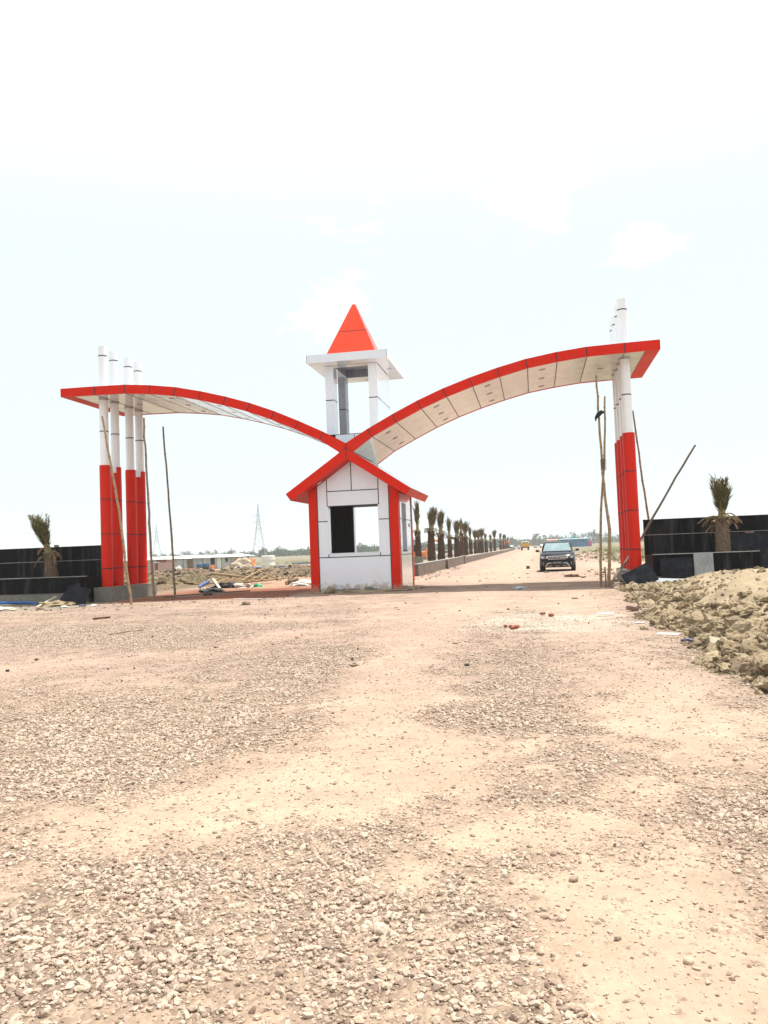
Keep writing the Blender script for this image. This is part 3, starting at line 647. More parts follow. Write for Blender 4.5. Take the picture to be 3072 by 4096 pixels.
hs_(1.30, il + e, ir - e); hs_(2.645, il + e, wx0); hs_(2.645, wx1, ir - e); vs_(wx0, wz1, roof_under(wx0) - .01); vs_(wx1, wz1, roof_under(wx1) - .01); hs_(3.20, wx0, wx1); hs_(3.76, wx0 + e, wx1 - e); vs_(XC + .0, 3.77, roof_under(XC) - .02)
vs_(wx0, 1.31, 1.42); vs_(wx1, 1.31, 1.42)
for z in (1.31, 2.65): sm.box((xr - .02, ya, z - e), (xr - .007, yb_, z + e), M['seam'])
for y in (ya, yb_): sm.box((xr - .015, y - e, 0), (xr + .003, y + e, zt - .05), M['seam'])
wall = w.build('wall', booth)
for x in (xl, xr - cw):
    for y in (YB, YR - cw):
        c = MB(); zt_ = roof_under(x if x < -7 else x + cw) - .004
        zz = [roof_under(x), roof_under(x + cw)]
        c.prism([(x, -.1), (x + cw, -.1), (x + cw, zz[1] - .004), (x, zz[0] - .004)], y, y + cw, M['redmud']); c.build('corner_post', booth)
def frame(name, box_, open_, yd):   # window reveal lining
    fr = MB(); (a0, b0), (a1, b1) = open_
    return fr
fr = MB(); t_ = .035
fr.box((wx0, YB - .004, wz0 - .004), (wx1, YB + .30, wz0 + .03), M['white']); fr.box((wx0, YB + .004, wz0 + .03), (wx0 + t_, YB + .30, wz1 - .002), M['white']); fr.box((wx1 - t_, YB + .004, wz0 + .03), (wx1, YB + .30, wz1 - .002), M['white'])
fw = fr.build('window', booth); 
fr = MB(); fr.box((rw0, YR - .30, rz0 - .004), (rw1, YR + .004, rz0 + .03), M['white']); fr.box((rw0 - .001, YR - .32, rz0 + .03), (rw0 + t_, YR - .004, rz1), M['white']); fr.box((rw1 - t_, YR - .30, rz0 + .03), (rw1, YR - .004, rz1), M['white'])
fr.build('window', booth)
fr = MB(); fr.box((xr - .24, sy0, sz0 - .004), (xr + .0, sy1, sz0 + .03), M['dark']); fr.box((xr - .24, sy0, sz0 + .03), (xr - .004, sy0 + t_, sz1), M['white']); fr.box((xr - .24, sy1 - t_, sz0 + .03), (xr - .004, sy1, sz1), M['white']); fr.box((xr - .30, sy0, sz0 + .03), (xr - .25, sy1, sz1), M['dark'])
fr.build('window', booth)
# roof: two slabs with red fascias
rf = MB(); th = .42
RT = [(-8.96, 3.70), (XC, 5.285), (-4.30, 3.70)]; RBt = [(-8.78, 3.44), (XC, 4.87), (-4.47, 3.44)]
YRB = 33.3
def quad(mb, a, b, c, d, m): mb.add([a, b, c, d], [(0, 1, 2, 3)], m)
for s0, s1 in ((0, 1), (1, 2)):
    (xa, za), (xb, zb) = RT[s0], RT[s1]; (xc, zc), (xd, zd) = RBt[s0], RBt[s1]
    quad(rf, (xa, YF - .003, za), (xb, YF - .003, zb), (xd, YF - .003, zd), (xc, YF - .003, zc), M['red'])
    quad(rf, (xa, YRB, za), (xb, YRB, zb), (xd, YRB, zd), (xc, YRB, zc), M['red'])
    quad(rf, (xa, YF - .003, za), (xb, YF - .003, zb), (xb, YRB, zb), (xa, YRB, za), M['soffit'])
    quad(rf, (xc, YF - .003, zc), (xd, YF - .003, zd), (xd, YRB, zd), (xc, YRB, zc), M['red'])
for i in (0, 2): quad(rf, (RT[i][0], YF - .003, RT[i][1]), (RT[i][0], YRB, RT[i][1]), (RBt[i][0], YRB, RBt[i][1]), (RBt[i][0], YF - .003, RBt[i][1]), M['red'])
rs_ = rf; e = .017
rs_.box((XC - e, YF - .008, 4.88), (XC + e, YF + .0, 5.45), M['seam'])
for i, sg in ((0, -1), (2, 1)):     # thin dark line where the roof fascia meets the canopies, and at the eave corners
    dx = RT[i][0] - XC; dz = RT[i][1] - 5.285; ln = math.hypot(dx, dz)
    x1, z1 = XC + dx*.115, 5.285 + dz*.115
    rs_.prism([(XC, 5.285 + .012), (x1, z1 + .012), (x1, z1 - .010), (XC, 5.285 - .010)], YF - .008, YF, M['seam'])
    rs_.prism([(RT[i][0] - sg*.0, RT[i][1]), (RT[i][0] - sg*.02, RT[i][1]), (RBt[i][0] - sg*.02, RBt[i][1]), (RBt[i][0], RBt[i][1])], YF - .006, YF - .002, M['seam'])
roof = rf.build('roof', booth)
d = MB(); mt = Matrix.Translation((-7.75, 28.65, 4.86 - 1.13*sl - .012 + .0)) @ Matrix.Rotation(-math.atan(sl), 4, 'Y')
d.add([mt @ Vector((.10*math.cos(a), .10*math.sin(a), 0)) for a in np.linspace(0, 2*math.pi, 17)[:-1]], [tuple(range(16))], M['white']); parent_world(d.build('downlight'), roof)
# tower
tx0, tx1, ty0, ty1 = -7.48, -5.49, YB, 31.55
p = MB(); p.prism([(XC - .74, 5.87), (XC, 5.452), (XC + .74, 5.87)], ty0, ty1, M['white']); p.box((XC - .76, ty0 - .006, 5.865), (XC + .76, ty1 + .006, 5.885), M['seam']); p.box((-6.43, ty0 - .004, 5.58), (-6.41, ty0 + .01, 5.86), M['seam']); p.build('tower_base', booth)
pw = .33
for px in (tx0, tx1 - pw):
    for py, pd_ in ((ty0, .50), (ty1 - .50, .50)):
        pw = .33 if py < 30 else .28; px = px if px < -7 or py < 30 else tx1 - pw
        p = MB(); p.box((px, py, 5.70), (px + pw, py + pd_, 8.487), M['bright'] if px > -6.5 else (M['white'] if py < 30 else M['innergrey'])); p.box((px - .003, py - .003, 7.17), (px + pw + .003, py + pd_ + .003, 7.205), M['seam'])  # rear-left post takes a darker grey than the other posts
        if py > 30: p.box((px - .004, py - .006, 5.9), (px + .012, py + .004, 8.4), M['seam'])
        p.build('tower_post', booth)
pw = .33
p = MB(); p.box((tx1 - .20, ty0 + .502, 5.70), (tx1 - .004, ty1 - .502, 8.487), M['bright']); p.box((tx1 - .01, ty0 + .503, 7.18), (tx1 - .0005, ty1 - .503, 7.20), M['seam']); p.build('side_wall', booth)  # right posts and wall share a lighter white, standing for burnt-out sun
p = MB(); h0, h1 = 8.49, 8.79; sx0, sx1, sy_0, sy_1 = -7.99, -4.975, YF, 32.2
ix0, ix1, iy0, iy1 = tx0 + pw, tx1 - pw, ty0 + .42, ty1 - .30
outer = [(sx0, sy_0), (sx1, sy_0), (sx1, sy_1), (sx0, sy_1)]; inner = [(ix0, iy0), (ix1, iy0), (ix1, iy1), (ix0, iy1)]
vs = [(x, y, h0) for x, y in outer] + [(x, y, h0) for x, y in inner] + [(x, y, h1) for x, y in outer] + [(x, y, h1 - .02) for x, y in inner]
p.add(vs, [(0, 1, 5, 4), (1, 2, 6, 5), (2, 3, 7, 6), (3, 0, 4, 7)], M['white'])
p.add(vs, [(0, 1, 9, 8), (1, 2, 10, 9), (2, 3, 11, 10), (3, 0, 8, 11), (8, 9, 10, 11)], M['white']); p.add(vs, [(4, 5, 13, 12), (5, 6, 14, 13), (6, 7, 15, 14), (7, 4, 12, 15), (12, 13, 14, 15)], M['innergrey'])
e = .010
for x, y in ((sx0, sy_0), (sx1, sy_0)): p.box((x - .006, y - .004, h0), (x + .006, y + .008, h1 + .003), M['seam'])
p.box((tx0, ty0 - .012, h0 - .004), (tx1, ty0 + .008, h0 + .002), M['seam']); p.box((tx1 - .008, ty0 + .009, h0 - .0045), (tx1 + .012, ty1, h0 + .002), M['seam'])
tow = p.build('tower_slab', booth)
for x, y in ((-6.45, 28.62), (-6.45, 31.88), (-5.22, 30.2)):
    d = MB(); d.add([(x + .10*math.cos(a), y + .10*math.sin(a), h0 - .004) for a in np.linspace(0, 2*math.pi, 17)[:-1]], [tuple(range(16))], M['light']); parent_world(d.build('downlight'), tow)
p = MB(); bw = 1.05; cx_, cy_ = -6.55, 30.3; za = 11.16; aw = .06
def lev(t): k_ = bw + (aw - bw)*t; return [(cx_ + a*k_, cy_ + b*k_, 8.792 + (za - 8.792)*t) for a, b in ((-1, -1), (1, -1), (1, 1), (-1, 1))]
p.add(lev(0) + lev(1), [(0, 1, 5, 4), (1, 2, 6, 5), (2, 3, 7, 6), (3, 0, 4, 7), (4, 5, 6, 7)], M['orange'])
l0, l1 = lev(.497), lev(.507)
l0 = [(cx_ + (x - cx_)*1.008, cy_ + (y - cy_)*1.008, z) for x, y, z in l0]; l1 = [(cx_ + (x - cx_)*1.008, cy_ + (y - cy_)*1.008, z) for x, y, z in l1]
p.add(l0 + l1, [(0, 1, 5, 4), (1, 2, 6, 5), (2, 3, 7, 6), (3, 0, 4, 7)], M['seam']); p.build('spire', booth)
# small oval badge on the side wall
b = MB(); b.bevbox((xr - .012, 31.38, 2.38), (xr + .006, 31.62, 2.52), M['silver'], .004); b.build('wall_badge', booth)
cv = MB(); cv.tube([(-5.95, 29.3, 5.885), (-5.96, 29.3, 6.0), (-5.93, 29.28, 6.08), (-5.86, 29.25, 6.10)], .008, M['seam'], 6); cv.build('cable', booth)

# ------------------------------------------------------------------ granite clad planters
def planter(name, xa, xb, label, tall_top, low_top, base, yl, yt, seed, mid, joints):
    e_ = empty(name, ((xa+xb)/2, yt, 0), label, 'wall')
    t = MB(); t.box((xa, yt, -.4), (xb, yt + .22, tall_top - .03), M['granite']); t.box((xa - .01, yt - .02, tall_top - .03), (xb + .01, yt + .24, tall_top), M['granite'])
    t.box((xa, yt - .004, mid - .012), (xb, yt + .01, mid + .006), M['mortar'])
    for x in joints: t.box((x - .003, yt - .003, .6), (x + .003, yt + .01, tall_top - .04), M['granback'])
    for xe_ in (xa, xb - .18): t.box((xe_ + .001, yl + .202, base - .2), (xe_ + .18, yt - .002, low_top - .04), M['granite'])
    t.build('back_wall', e_)
    l = MB(); l.box((xa, yl, base), (xb, yl + .2, low_top - .02), M['granite']); l.box((xa - .01, yl - .02, low_top - .02), (xb, yl + .22, low_top), M['mortar'])
    for x in joints: l.box((x + .4 - .003, yl - .003, base + .02), (x + .4 + .003, yl + .01, low_top - .03), M['granback'])
    lw = l.build('front_wall', e_)
    f = MB(); f.box((xa, yl + .03, -.5), (xb, yl + .18, base), M['concrete']); f.build('footing', e_)
    s_ = MB(); s_.box((xa + .18, yl + .2, -.3), (xb - .18, yt, low_top - .14), mat('planter_soil', (.24, .18, .12), .95, var=.3, bump=.6)); s_.build('soil', e_)
    return e_
planter('planter_wall', -26.5, -17.16, 'stepped black granite planter wall beside the left gate columns', 2.15, .94, .31, 28.35, 30.3, 1, 1.56, (-18.0, -19.4, -20.75, -22.1, -23.5))
planter('planter_wall', 3.92, 12.0, 'stepped black granite planter wall behind the earth bank', 2.24, 1.0, .25, 28.5, 30.4, 2, 1.68, (5.2, 6.6, 8.0, 9.4))
def slab(cx, cy, cz, wd, ht, lean, rz, roll, m, label, grp=None, th=.03, cut=None, name='stone_slab'):
    p = MB(); mt = Matrix.Translation((cx, cy, cz)) @ Matrix.Rotation(rz, 4, 'Z') @ Matrix.Rotation(lean, 4, 'X') @ Matrix.Rotation(roll, 4, 'Y')
    if cut:
        poly = cut
        vs = [mt @ Vector((x*wd, -th/2, z*ht)) for x, z in poly] + [mt @ Vector((x*wd, th/2, z*ht)) for x, z in poly]; n = len(poly)
        p.add(vs, [tuple(range(n)), tuple(range(2*n-1, n-1, -1))] + [(i, (i+1) % n, n + (i+1) % n, n + i) for i in range(n)], m)
    else: p.box((-wd/2, -th/2, 0), (wd/2, th/2, ht), m, mt)
    o = p.build(name); return tag(o, label, 'slab', grp)
g_ = 'loose granite slabs'
slab(3.50, 27.55, -.02, 1.0, .68, -.30, .05, -.45, M['granback'], 'black granite slab tilted over at the foot of the right columns', g_)
slab(4.62, 28.22, .18, 1.02, .68, -.10, 0, 0, M['granback'], 'dark slab leaning on the low wall right of the red column', g_)
slab(5.50, 28.27, .12, .62, .88, -.06, 0, 0, M['granpale'], 'pale grey slab standing between two black ones on the low wall', g_)
slab(8.05, 28.15, .30, 1.5, .83, -.10, 0, -.05, M['granback'], 'large black slab leaning at the far right of the low wall', g_)
slab(4.25, 27.55, .02, 1.15, .42, -1.15, .2, .15, M['granpale'], 'fallen grey slab half buried at the top of the bank', g_)
slab(7.75, 29.4, .86, 2.2, .74, -.05, 0, 0, M['granback'], 'black slab standing on the planter soil behind the palm', g_, .12)
slab(7.30, 29.55, 1.6, .28, .06, 0, 0, 0, M['redbrick'], 'broken red brick lying on the standing slab', None, .1, name='brick')
slab(-17.5, 27.9, -.10, 1.05, .84, -.42, .05, .12, M['granback'], 'broken black granite slab propped against the left planter', g_, .03, [(-.55, 0), (.5, -.06), (.62, .78), (.12, .86), (.1, 1.05), (-.05, 1.0), (-.28, .82)])
slab(-16.7, 26.7, -.12, .8, .3, -1.35, .3, .0, M['granback'], 'flat grey granite offcut on the ground by the pedestal', g_, .02)
b = MB(); b.box((-19.72, 30.28, 2.15), (-19.58, 30.42, 2.24), M['concrete']); tag(b.build('brick'), 'grey brick lying on top of the left planter wall', 'brick')

# ------------------------------------------------------------------ palms
def blade(mb, base, d, ln, wd, droop, m, seg=3):
    base = Vector(base); d = Vector(d).normalized(); side = d.cross(Vector((0, 0, 1)))
    if side.length < .1: side = Vector((1, 0, 0))
    side.normalize(); side.rotate(Matrix.Rotation(random.uniform(-1.4, 1.4), 3, d)); L0 = []; p = base.copy(); dd = d.copy()
    for i in range(seg + 1):
        w_ = wd*(1 - (i/seg)**1.5)*.5 + .002
        L0 += [p - side*w_, p + side*w_]
        dd = (dd + Vector((0, 0, -droop/seg))).normalized(); p = p + dd*ln/seg
    mb.add(L0, [(2*i, 2*i+1, 2*i+3, 2*i+2) for i in range(seg)], m)
def frond(mb, base, d, ln, droop, m, leaf=.28, n=14, mr=None, wd=.03):
    """a feather frond: a curved rib with leaflets on both sides."""
    base = Vector(base); dd = Vector(d).normalized(); p = base.copy(); pts = [p.copy()]; dirs = [dd.copy()]
    for i in range(n):
        dd = (dd + Vector((0, 0, -droop/n))).normalized(); p = p + dd*ln/n; pts.append(p.copy()); dirs.append(dd.copy())
    mb.tube(pts[::2] if len(pts) % 2 else pts, [.022*(1 - .8*i/len(pts[::2])) for i in range(len(pts[::2] if len(pts) % 2 else pts))], mr or M['boot'], 4, False)
    for i in range(2, n+1):
        s_ = dirs[i].cross(Vector((0, 0, 1)));
        if s_.length < .05: s_ = Vector((random.uniform(-1, 1), random.uniform(-1, 1), 0))
        s_.normalize(); k_ = leaf*(.55 + .6*math.sin(math.pi*min(1, i/n*.9 + .1)))
        for sg in (-1, 1):
            for q_ in range(2):
                dv = dirs[i]*random.uniform(.9, 1.4) + s_*sg*random.uniform(.35, .8) + Vector((random.uniform(-.2, .2), random.uniform(-.2, .2), random.uniform(-.2, .2)))
                blade(mb, pts[i] - dirs[i]*random.uniform(0, ln/n), dv, k_*random.uniform(.7, 1.15), wd, random.uniform(0, .4), m, 2)
def palm_meshes(seed, th, r0, r1, top, flare, lean=(0, 0), nf=16, dry=8, tm='trunk', lm='leaf', droopout=.9, stem=.10, out=.18, dense=34):
    random.seed(seed)
    a = MB(); n = 26; seg = 14
    # trunk with overlapping leaf bases
    pts_ = [(lean[0]*.15*(i/n)**2, lean[1]*.15*(i/n)**2, th*i/n) for i in range(n+1)]
    rs = [r0 + (r1 - r0)*(i/n)**.8 + .012*(i % 2) for i in range(n+1)]; rs[0] *= 1.08; rs[-1] *= .8
    a.tube(pts_, rs, M[tm], seg)
    for i in range(n*9):
        t = random.uniform(.01, .99); ang = i*2.399; rr = r0 + (r1 - r0)*t**.8; z = th*t
        c_, s_ = math.cos(ang), math.sin(ang); h_ = random.uniform(.10, .17)*(r0/.25)**.5; w_ = random.uniform(.05, .08)*(r0/.25)**.5; o_ = random.uniform(.02, .055) + (.06*(t > .85))
        px_, py_ = pts_[0][0] + lean[0]*.15*t*t, lean[1]*.15*t*t
        b0 = Vector((px_ + c_*rr*.96, py_ + s_*rr*.96, z)); sd = Vector((-s_, c_, 0))
        tp = Vector((px_ + c_*(rr + o_), py_ + s_*(rr + o_), z + h_)); bk = Vector((px_ + c_*rr*.9, py_ + s_*rr*.9, z + h_*.9))
        a.add([b0 - sd*w_, b0 + sd*w_, tp + sd*w_*.35, tp - sd*w_*.35, bk], [(0, 1, 2, 3), (1, 4, 2), (0, 3, 4), (3, 2, 4)], M[tm])
    b = MB(); T0 = Vector((lean[0]*.15, lean[1]*.15, th)); ch = top - th
    axis_ = Vector((lean[0], lean[1], 1)).normalized()
    # tied bundle of stalks then the flaring tuft
    b.tube([T0 - Vector((0, 0, .1)), T0 + axis_*ch*.2, T0 + axis_*ch*.45, T0 + axis_*ch*.7], [r1*.85, stem, stem*.8, stem*.4], M['boot'], 10)
    for i in range(nf):
        an = 2*math.pi*i/nf + random.uniform(-.3, .3); k_ = random.uniform(.1, 1)**.7
        dv = axis_ + Vector((math.cos(an), math.sin(an), 0))*flare*k_
        st = T0 + axis_*ch*random.uniform(.02, .30)
        ln = (top - st.z)*random.uniform(.88, 1.08)/max(.55, dv.normalized().z)
        if random.random() < out: dv = dv + Vector((math.cos(an), math.sin(an), 0))*.35; ln *= 1.08
        frond(b, st, axis_*1.0 + (dv - axis_)*.65, min(ln, ch*1.2), -.02 + random.uniform(0, .3), M[lm], leaf=.20, n=11)
    for i in range(nf*dense):                        # dense short spikes at the cut top
        an = random.uniform(0, 6.28); k_ = random.random()**.5; hh = min(1.04, random.uniform(.22, .80) + abs(random.gauss(0, .12)))*(.9 + .16*math.sin(an*2 + seed)*math.sin(an*3))
        c0 = T0 + axis_*ch*hh + Vector((math.cos(an), math.sin(an), 0))*(flare*ch*(hh**1.4)*.62 + stem*.8)*k_
        blade(b, c0, axis_ + Vector((math.cos(an), math.sin(an), 0))*flare*1.4*k_ + Vector((random.gauss(0, .28), random.gauss(0, .28), 0)), ch*random.uniform(.08, .27), .030 + .022*(top > 3), 0, M[lm], 2)
    d_ = MB()
    for i in range(dry):
        an = random.uniform(0, 6.28)
        frond(d_, T0 + Vector((math.cos(an)*r1*.6, math.sin(an)*r1*.6, random.uniform(-.15, .25))), Vector((math.cos(an)*droopout, math.sin(an)*droopout, random.uniform(.1, .9))), random.uniform(.35, .75), random.uniform(1.0, 2.2), M['leafdry'], leaf=.16, n=8, mr=M['leafdry'])
    return a, b, d_
def palm(x, y, z, label, group, *a, **k_):
    A_, B_, D_ = palm_meshes(*a, **k_)
    e_ = empty('palm_tree', (x, y, z), label, 'palm tree', group)
    for mb, nm in ((A_, 'trunk'), (B_, 'crown'), (D_, 'dead_fronds')):
        if mb.v:
            o = MB_build(mb, nm); o.parent = e_
    return e_
def wp(e_): return e_
pl = palm(-19.27, 29.35, .80, 'palm with its tuft tied and leaning left, in the left black planter', None, 21, 1.05, .26, .17, 2.58, .24, lean=(-.36, 0), out=.05, dense=58, nf=24, dry=18, tm='trunkl', stem=.12, droopout=1.0)
pr_ = palm(6.40, 29.45, .82, 'upright palm with trimmed green tuft in the right black planter', None, 22, 1.25, .235, .20, 2.62, .32, lean=(.03, 0), out=.12, dense=44, nf=24, dry=22, tm='trunkl', stem=.12, droopout=1.1)
# avenue: five grown shapes, then copies
prow = [(-8.70, 60, 4.9), (-8.15, 63.5, 4.65), (-7.73, 66.6, 4.55), (-8.25, 78.5, 4.3), (-7.69, 80, 4.15), (-8.23, 91.4, 4.65), (-8.09, 95, 4.4), (-8.3, 105, 4.05), (-8.2, 112, 3.75), (-8.1, 118, 3.75), (-7.81, 119.7, 4.1),
        (-7.6, 127, 3.5), (-7.7, 142, 3.4), (-7.7, 156, 4.45), (-7.8, 185, 4.3), (-7.8, 202, 4.2), (-7.9, 222, 4.3), (-7.9, 236, 3.8)]
AG = 'transplanted palms in the brick median'
protos = [palm(0, 0, 0, 'x', AG, 31, 2.2, .31, .20, 4.3, .11, nf=11, dry=5, stem=.13), palm(0, 0, 0, 'x', AG, 32, 2.35, .33, .23, 4.2, .24, lean=(.12, 0), nf=18, dry=22, lm='leafmix', stem=.2),
          palm(0, 0, 0, 'x', AG, 33, 2.2, .34, .24, 4.1, .19, lean=(.04, 0), nf=14, dry=20, lm='leafmix', stem=.17), palm(0, 0, 0, 'x', AG, 34, 2.1, .30, .22, 3.9, .12, lean=(-.06, 0), nf=11, dry=12, lm='leafmix', stem=.15),
          palm(0, 0, 0, 'x', AG, 35, 2.0, .31, .22, 3.7, .34, nf=18, dry=14, lm='leafmix', stem=.17), palm(0, 0, 0, 'x', AG, 36, 2.4, .30, .2, 4.0, .10, lean=(-.12, .1), nf=9, dry=16, lm='leafdry', stem=.18)]
hts = [4.3, 4.2, 4.1, 3.9, 3.7, 4.0]
order = [0, 1, 2, 3, 2, 5, 4, 3, 4, 1, 4, 5, 3, 4, 2, 1, 5, 3]
plab = ['slim palm nearest the booth wall, with a narrow green tuft', 'second palm in the median, shaggy dry brown tuft bent right', 'third palm in the median, ragged tuft above a pale neck', 'fourth palm in the median, thin dark green top', 'fifth palm in the median, pale tied fronds above a stout trunk', 'sixth palm in the median, slim brown closed tuft', 'seventh palm in the median, wide fan shaped top', 'eighth palm in the median, narrow leaning top', 'ninth palm in the median, small green fan', 'tenth palm in the median, with dry tan fronds', 'eleventh palm in the median, spreading green top']
used = set()
for i, ((x, y, tz), k_) in enumerate(zip(prow, order)):
    o = protos[k_] if k_ not in used else copy_tree(protos[k_]); used.add(k_)
    o.location = (x, y, .5); s_ = (tz - .5)/hts[k_]; o.scale = ((.85, 1, .95, .8, .95, .85, .95, .8, .8)[i % 9],)*2 + (s_,); o.rotation_euler = (0, 0, 0 if i in (1, 2) else i*1.7)
    o['label'] = plab[i] if i < len(plab) else 'small distant palm far along the brick median beside the road'
    o['group'] = AG if i < len(plab) else 'distant palms at the far end of the median'
    for ch in [c for c in bpy.data.objects if c.parent == o]:
        if 'label' in ch: del ch['label']

# ------------------------------------------------------------------ brick median
bw_ = MB(); xw = -6.28
segs = [(43.0, 71.5, .68), (71.5, 73, .74), (73, 120, .62), (120, 160, .58), (160, 245, .55)]
for y0, y1, h_ in segs:
    ex = .06 if y1 - y0 < 3 else 0
    bw_.box((xw - .24, y0, -.3), (xw + ex, y1 - .002, h_ - .03), M['brick']); bw_.box((xw - .26, y0, h_ - .03), (xw + .01 + ex, y1 - .004, h_), M['mortar'])
bw_.box((-9.9, 43.0, -.3), (xw - .242, 43.24, .62), M['brick']); bw_.box((-9.9, 43.25, -.3), (-9.66, 245, .55), M['brick'])
md_ = empty('median_planter', (-8, 120, 0), 'long low brick planter running down the middle of the road', 'planter')
bw_.build('brick_wall', md_)
sp_ = MB(); sp_.box((-9.64, 43.27, -.2), (xw - .245, 244.9, .48), mat('median_soil', (.30, .24, .165), .97, var=.3, vscale=1.2, bump=.8, bscale=8)); sp_.build('soil', md_)
cw_ = MB(); cw_.box((-9.5, 52.6, .3), (-7.35, 52.8, .98), M['concrete']); cw_.build('cross_wall', md_)
b = MB(); b.box((-6.22, 56.4, -.1), (-6.10, 57.2, .62), M['brick']); b.build('pilaster', md_)

# ------------------------------------------------------------------ bamboo poles
def pole(pts_, r0, r1, label, m='bamboo', step=.36, seed=1, name='bamboo_pole', grp='bamboo poles standing round the gate', nodes=True, cat='pole'):
    rr = random.Random(seed); P_ = [Vector(p) for p in pts_]
    # resample
    out = []; 
    for a, b in zip(P_[:-1], P_[1:]):
        n = max(1, int((b - a).length/step))
        for i in range(n): out.append(a.lerp(b, i/n))
    out.append(P_[-1]); n = len(out)
    for i in range(1, n-1): out[i] = out[i] + Vector((rr.gauss(0, .010), rr.gauss(0, .010), 0))
    mb = MB(); pts2 = []; rs = []
    for i, p in enumerate(out):
        r_ = r0 + (r1 - r0)*i/(n - 1)
        pts2.append(p); rs.append(r_*rr.uniform(.94, 1.08))
    mb.tube(pts2, rs, M[m], 8)
    if nodes:
        for i in range(1, n-1):
            d = (out[i+1] - out[i]).normalized(); r_ = rs[i]
            mb.tube([out[i] - d*.012, out[i], out[i] + d*.012], [r_*1.05, r_*1.22, r_*1.05], M['node'], 8)
            if rr.random() < .4:
                sd = Vector((rr.uniform(-1, 1), rr.uniform(-1, 1), .5)).normalized(); mb.tube([out[i], out[i] + sd*(r_ + .05)], [.012, .006], M['node'], 5)
    o = mb.build(name, angle=50); tag(o, label, cat, grp)
    return o
gz = lambda x, y: H(x, y) - .05
pole([(-13.75, 25.55, gz(-13.8, 25.6)), (-14.25, 25.85, 2.9), (-15.0, 26.1, 6.66)], .048, .036, 'bamboo pole leaning left in front of the left columns', seed=1)
pole([(-13.79, 27.3, gz(-13.8, 27.3)), (-14.0, 27.5, 3.2), (-14.27, 27.8, 6.82)], .048, .036, 'bamboo pole standing just right of the left columns', m='bamboold', seed=2)
pole([(-13.86, 29.2, gz(-14, 29.3)), (-14.08, 29.4, 3.4), (-14.33, 29.5, 6.74)], .045, .034, 'thin bamboo pole standing alone right of the left columns', m='bamboold', seed=3)
pole([(2.13, 28.2, gz(2, 28)), (2.19, 28.2, 1.7), (2.30, 28.15, 3.0), (2.45, 28.05, 4.4), (2.52, 28.1, 5.3), (2.58, 28.2, 6.47)], .045, .03, 'bamboo pole crossing behind, leaning right beside the right columns', seed=4)
pole([(2.36, 27.75, gz(2, 27)), (2.46, 27.8, 1.9), (2.42, 27.9, 2.7), (2.36, 28.0, 3.8), (2.36, 28.1, 4.7), (2.33, 28.2, 5.7), (2.34, 28.3, 7.25)], .055, .032, 'tallest bamboo pole, reaching the right canopy underside', seed=5)
kn = MB(); kn.tube([(2.22, 28.1, 5.72), (2.33, 28.05, 5.84), (2.44, 28.05, 5.92), (2.52, 28.05, 5.90)], [.04, .085, .07, .03], M['cloth_black'], 8); kn.tube([(2.24, 28.1, 5.72), (2.22, 28.08, 5.62)], [.04, .015], M['cloth_black'], 6)
tag(kn.build('rag', smooth=True), 'black rag knotted high on the tallest bamboo pole', 'rag')
lash = MB()
lash.tube([(2.40 + .09*math.cos(t), 28.0 + .09*math.sin(t), 3.95 + .35*t/44.) for t in np.linspace(0, 44, 90)], .013, M['node'], 5, False)
tag(lash.build('lashing'), 'dark rope lashing where the two right bamboo poles cross', 'rope')
pole([(2.25, 27.6, gz(2, 27)), (2.24, 27.6, .66)], .028, .026, 'short dark bamboo stub at the foot of the right poles', m='woodgrey', seed=6, nodes=False, grp=None, name='bamboo_stub', cat='stub')
pole([(2.33, 27.25, gz(2.3, 27.2)), (2.62, 28.1, .34), (3.16, 29.62, .80), (3.42, 29.72, 1.16), (3.76, 29.76, 1.62), (4.60, 29.7, 3.02), (4.98, 29.6, 3.66), (5.68, 29.5, 4.76)], .052, .036, 'long grey wooden pole slanting up right behind the front red column', m='woodgrey', seed=7, nodes=False, name='wooden_pole', grp=None)
pole([(4.60, 33.5, 0), (4.50, 33.5, 2.4), (4.28, 33.5, 5.0), (4.13, 33.5, 6.75)], .05, .035, 'bamboo pole behind the right columns, rising past the red sleeve', seed=9)

# ------------------------------------------------------------------ heap of bamboo screens and rubbish
gb = 'bamboo poles heaped beyond the gate'
import itertools
def lie(a, b, r_, label, seed, za, zb): pole([(a[0], a[1], H(*a) + .04 + za*.6), (b[0], b[1], H(*b) + .04 + zb*.6)], r_, r_*.8, label, seed=seed, name='bamboo_pole', grp=gb, nodes=False, step=.5)
bl_ = 'weathered bamboo pole in the tangled heap left of the booth'
for i in range(9): t = i/8.; lie((-16.6 + 2.9*t, 37.7 + 1.6*t), (-17.0 + 3.2*t, 40.4 + .8*t), .04, bl_, 40+i, .10 + .05*(i % 3), .52 + .05*(i % 2))
for i in range(4): t = i/3.; lie((-17.0 + .3*t, 38.0 + 2.1*t), (-13.7 + .1*t, 38.2 + 2.2*t), .045, bl_, 60+i, .22 + .16*t, .26 + .16*t)
lie((-17.0, 40.2), (-14.1, 39.3), .06, 'thick bamboo pole lying across the top of the heap', 71, .95, .42); lie((-14.9, 38.8), (-14.2, 40.4), .06, 'stout bamboo pole sticking up from the heap', 72, .20, 1.15)
lie((-14.35, 40.2), (-12.75, 39.0), .05, 'bamboo rail of the broken frame at the heap right end', 73, 1.0, .25); lie((-14.6, 38.6), (-12.6, 39.4), .05, 'lower bamboo rail of the broken frame', 74, .15, .35)
for i in range(4): t = i/3.; lie((-14.4 + 1.4*t, 38.7 + .4*t), (-14.0 + 1.1*t, 39.9 - .5*t), .035, bl_, 80+i, .2, .8 - .4*t)
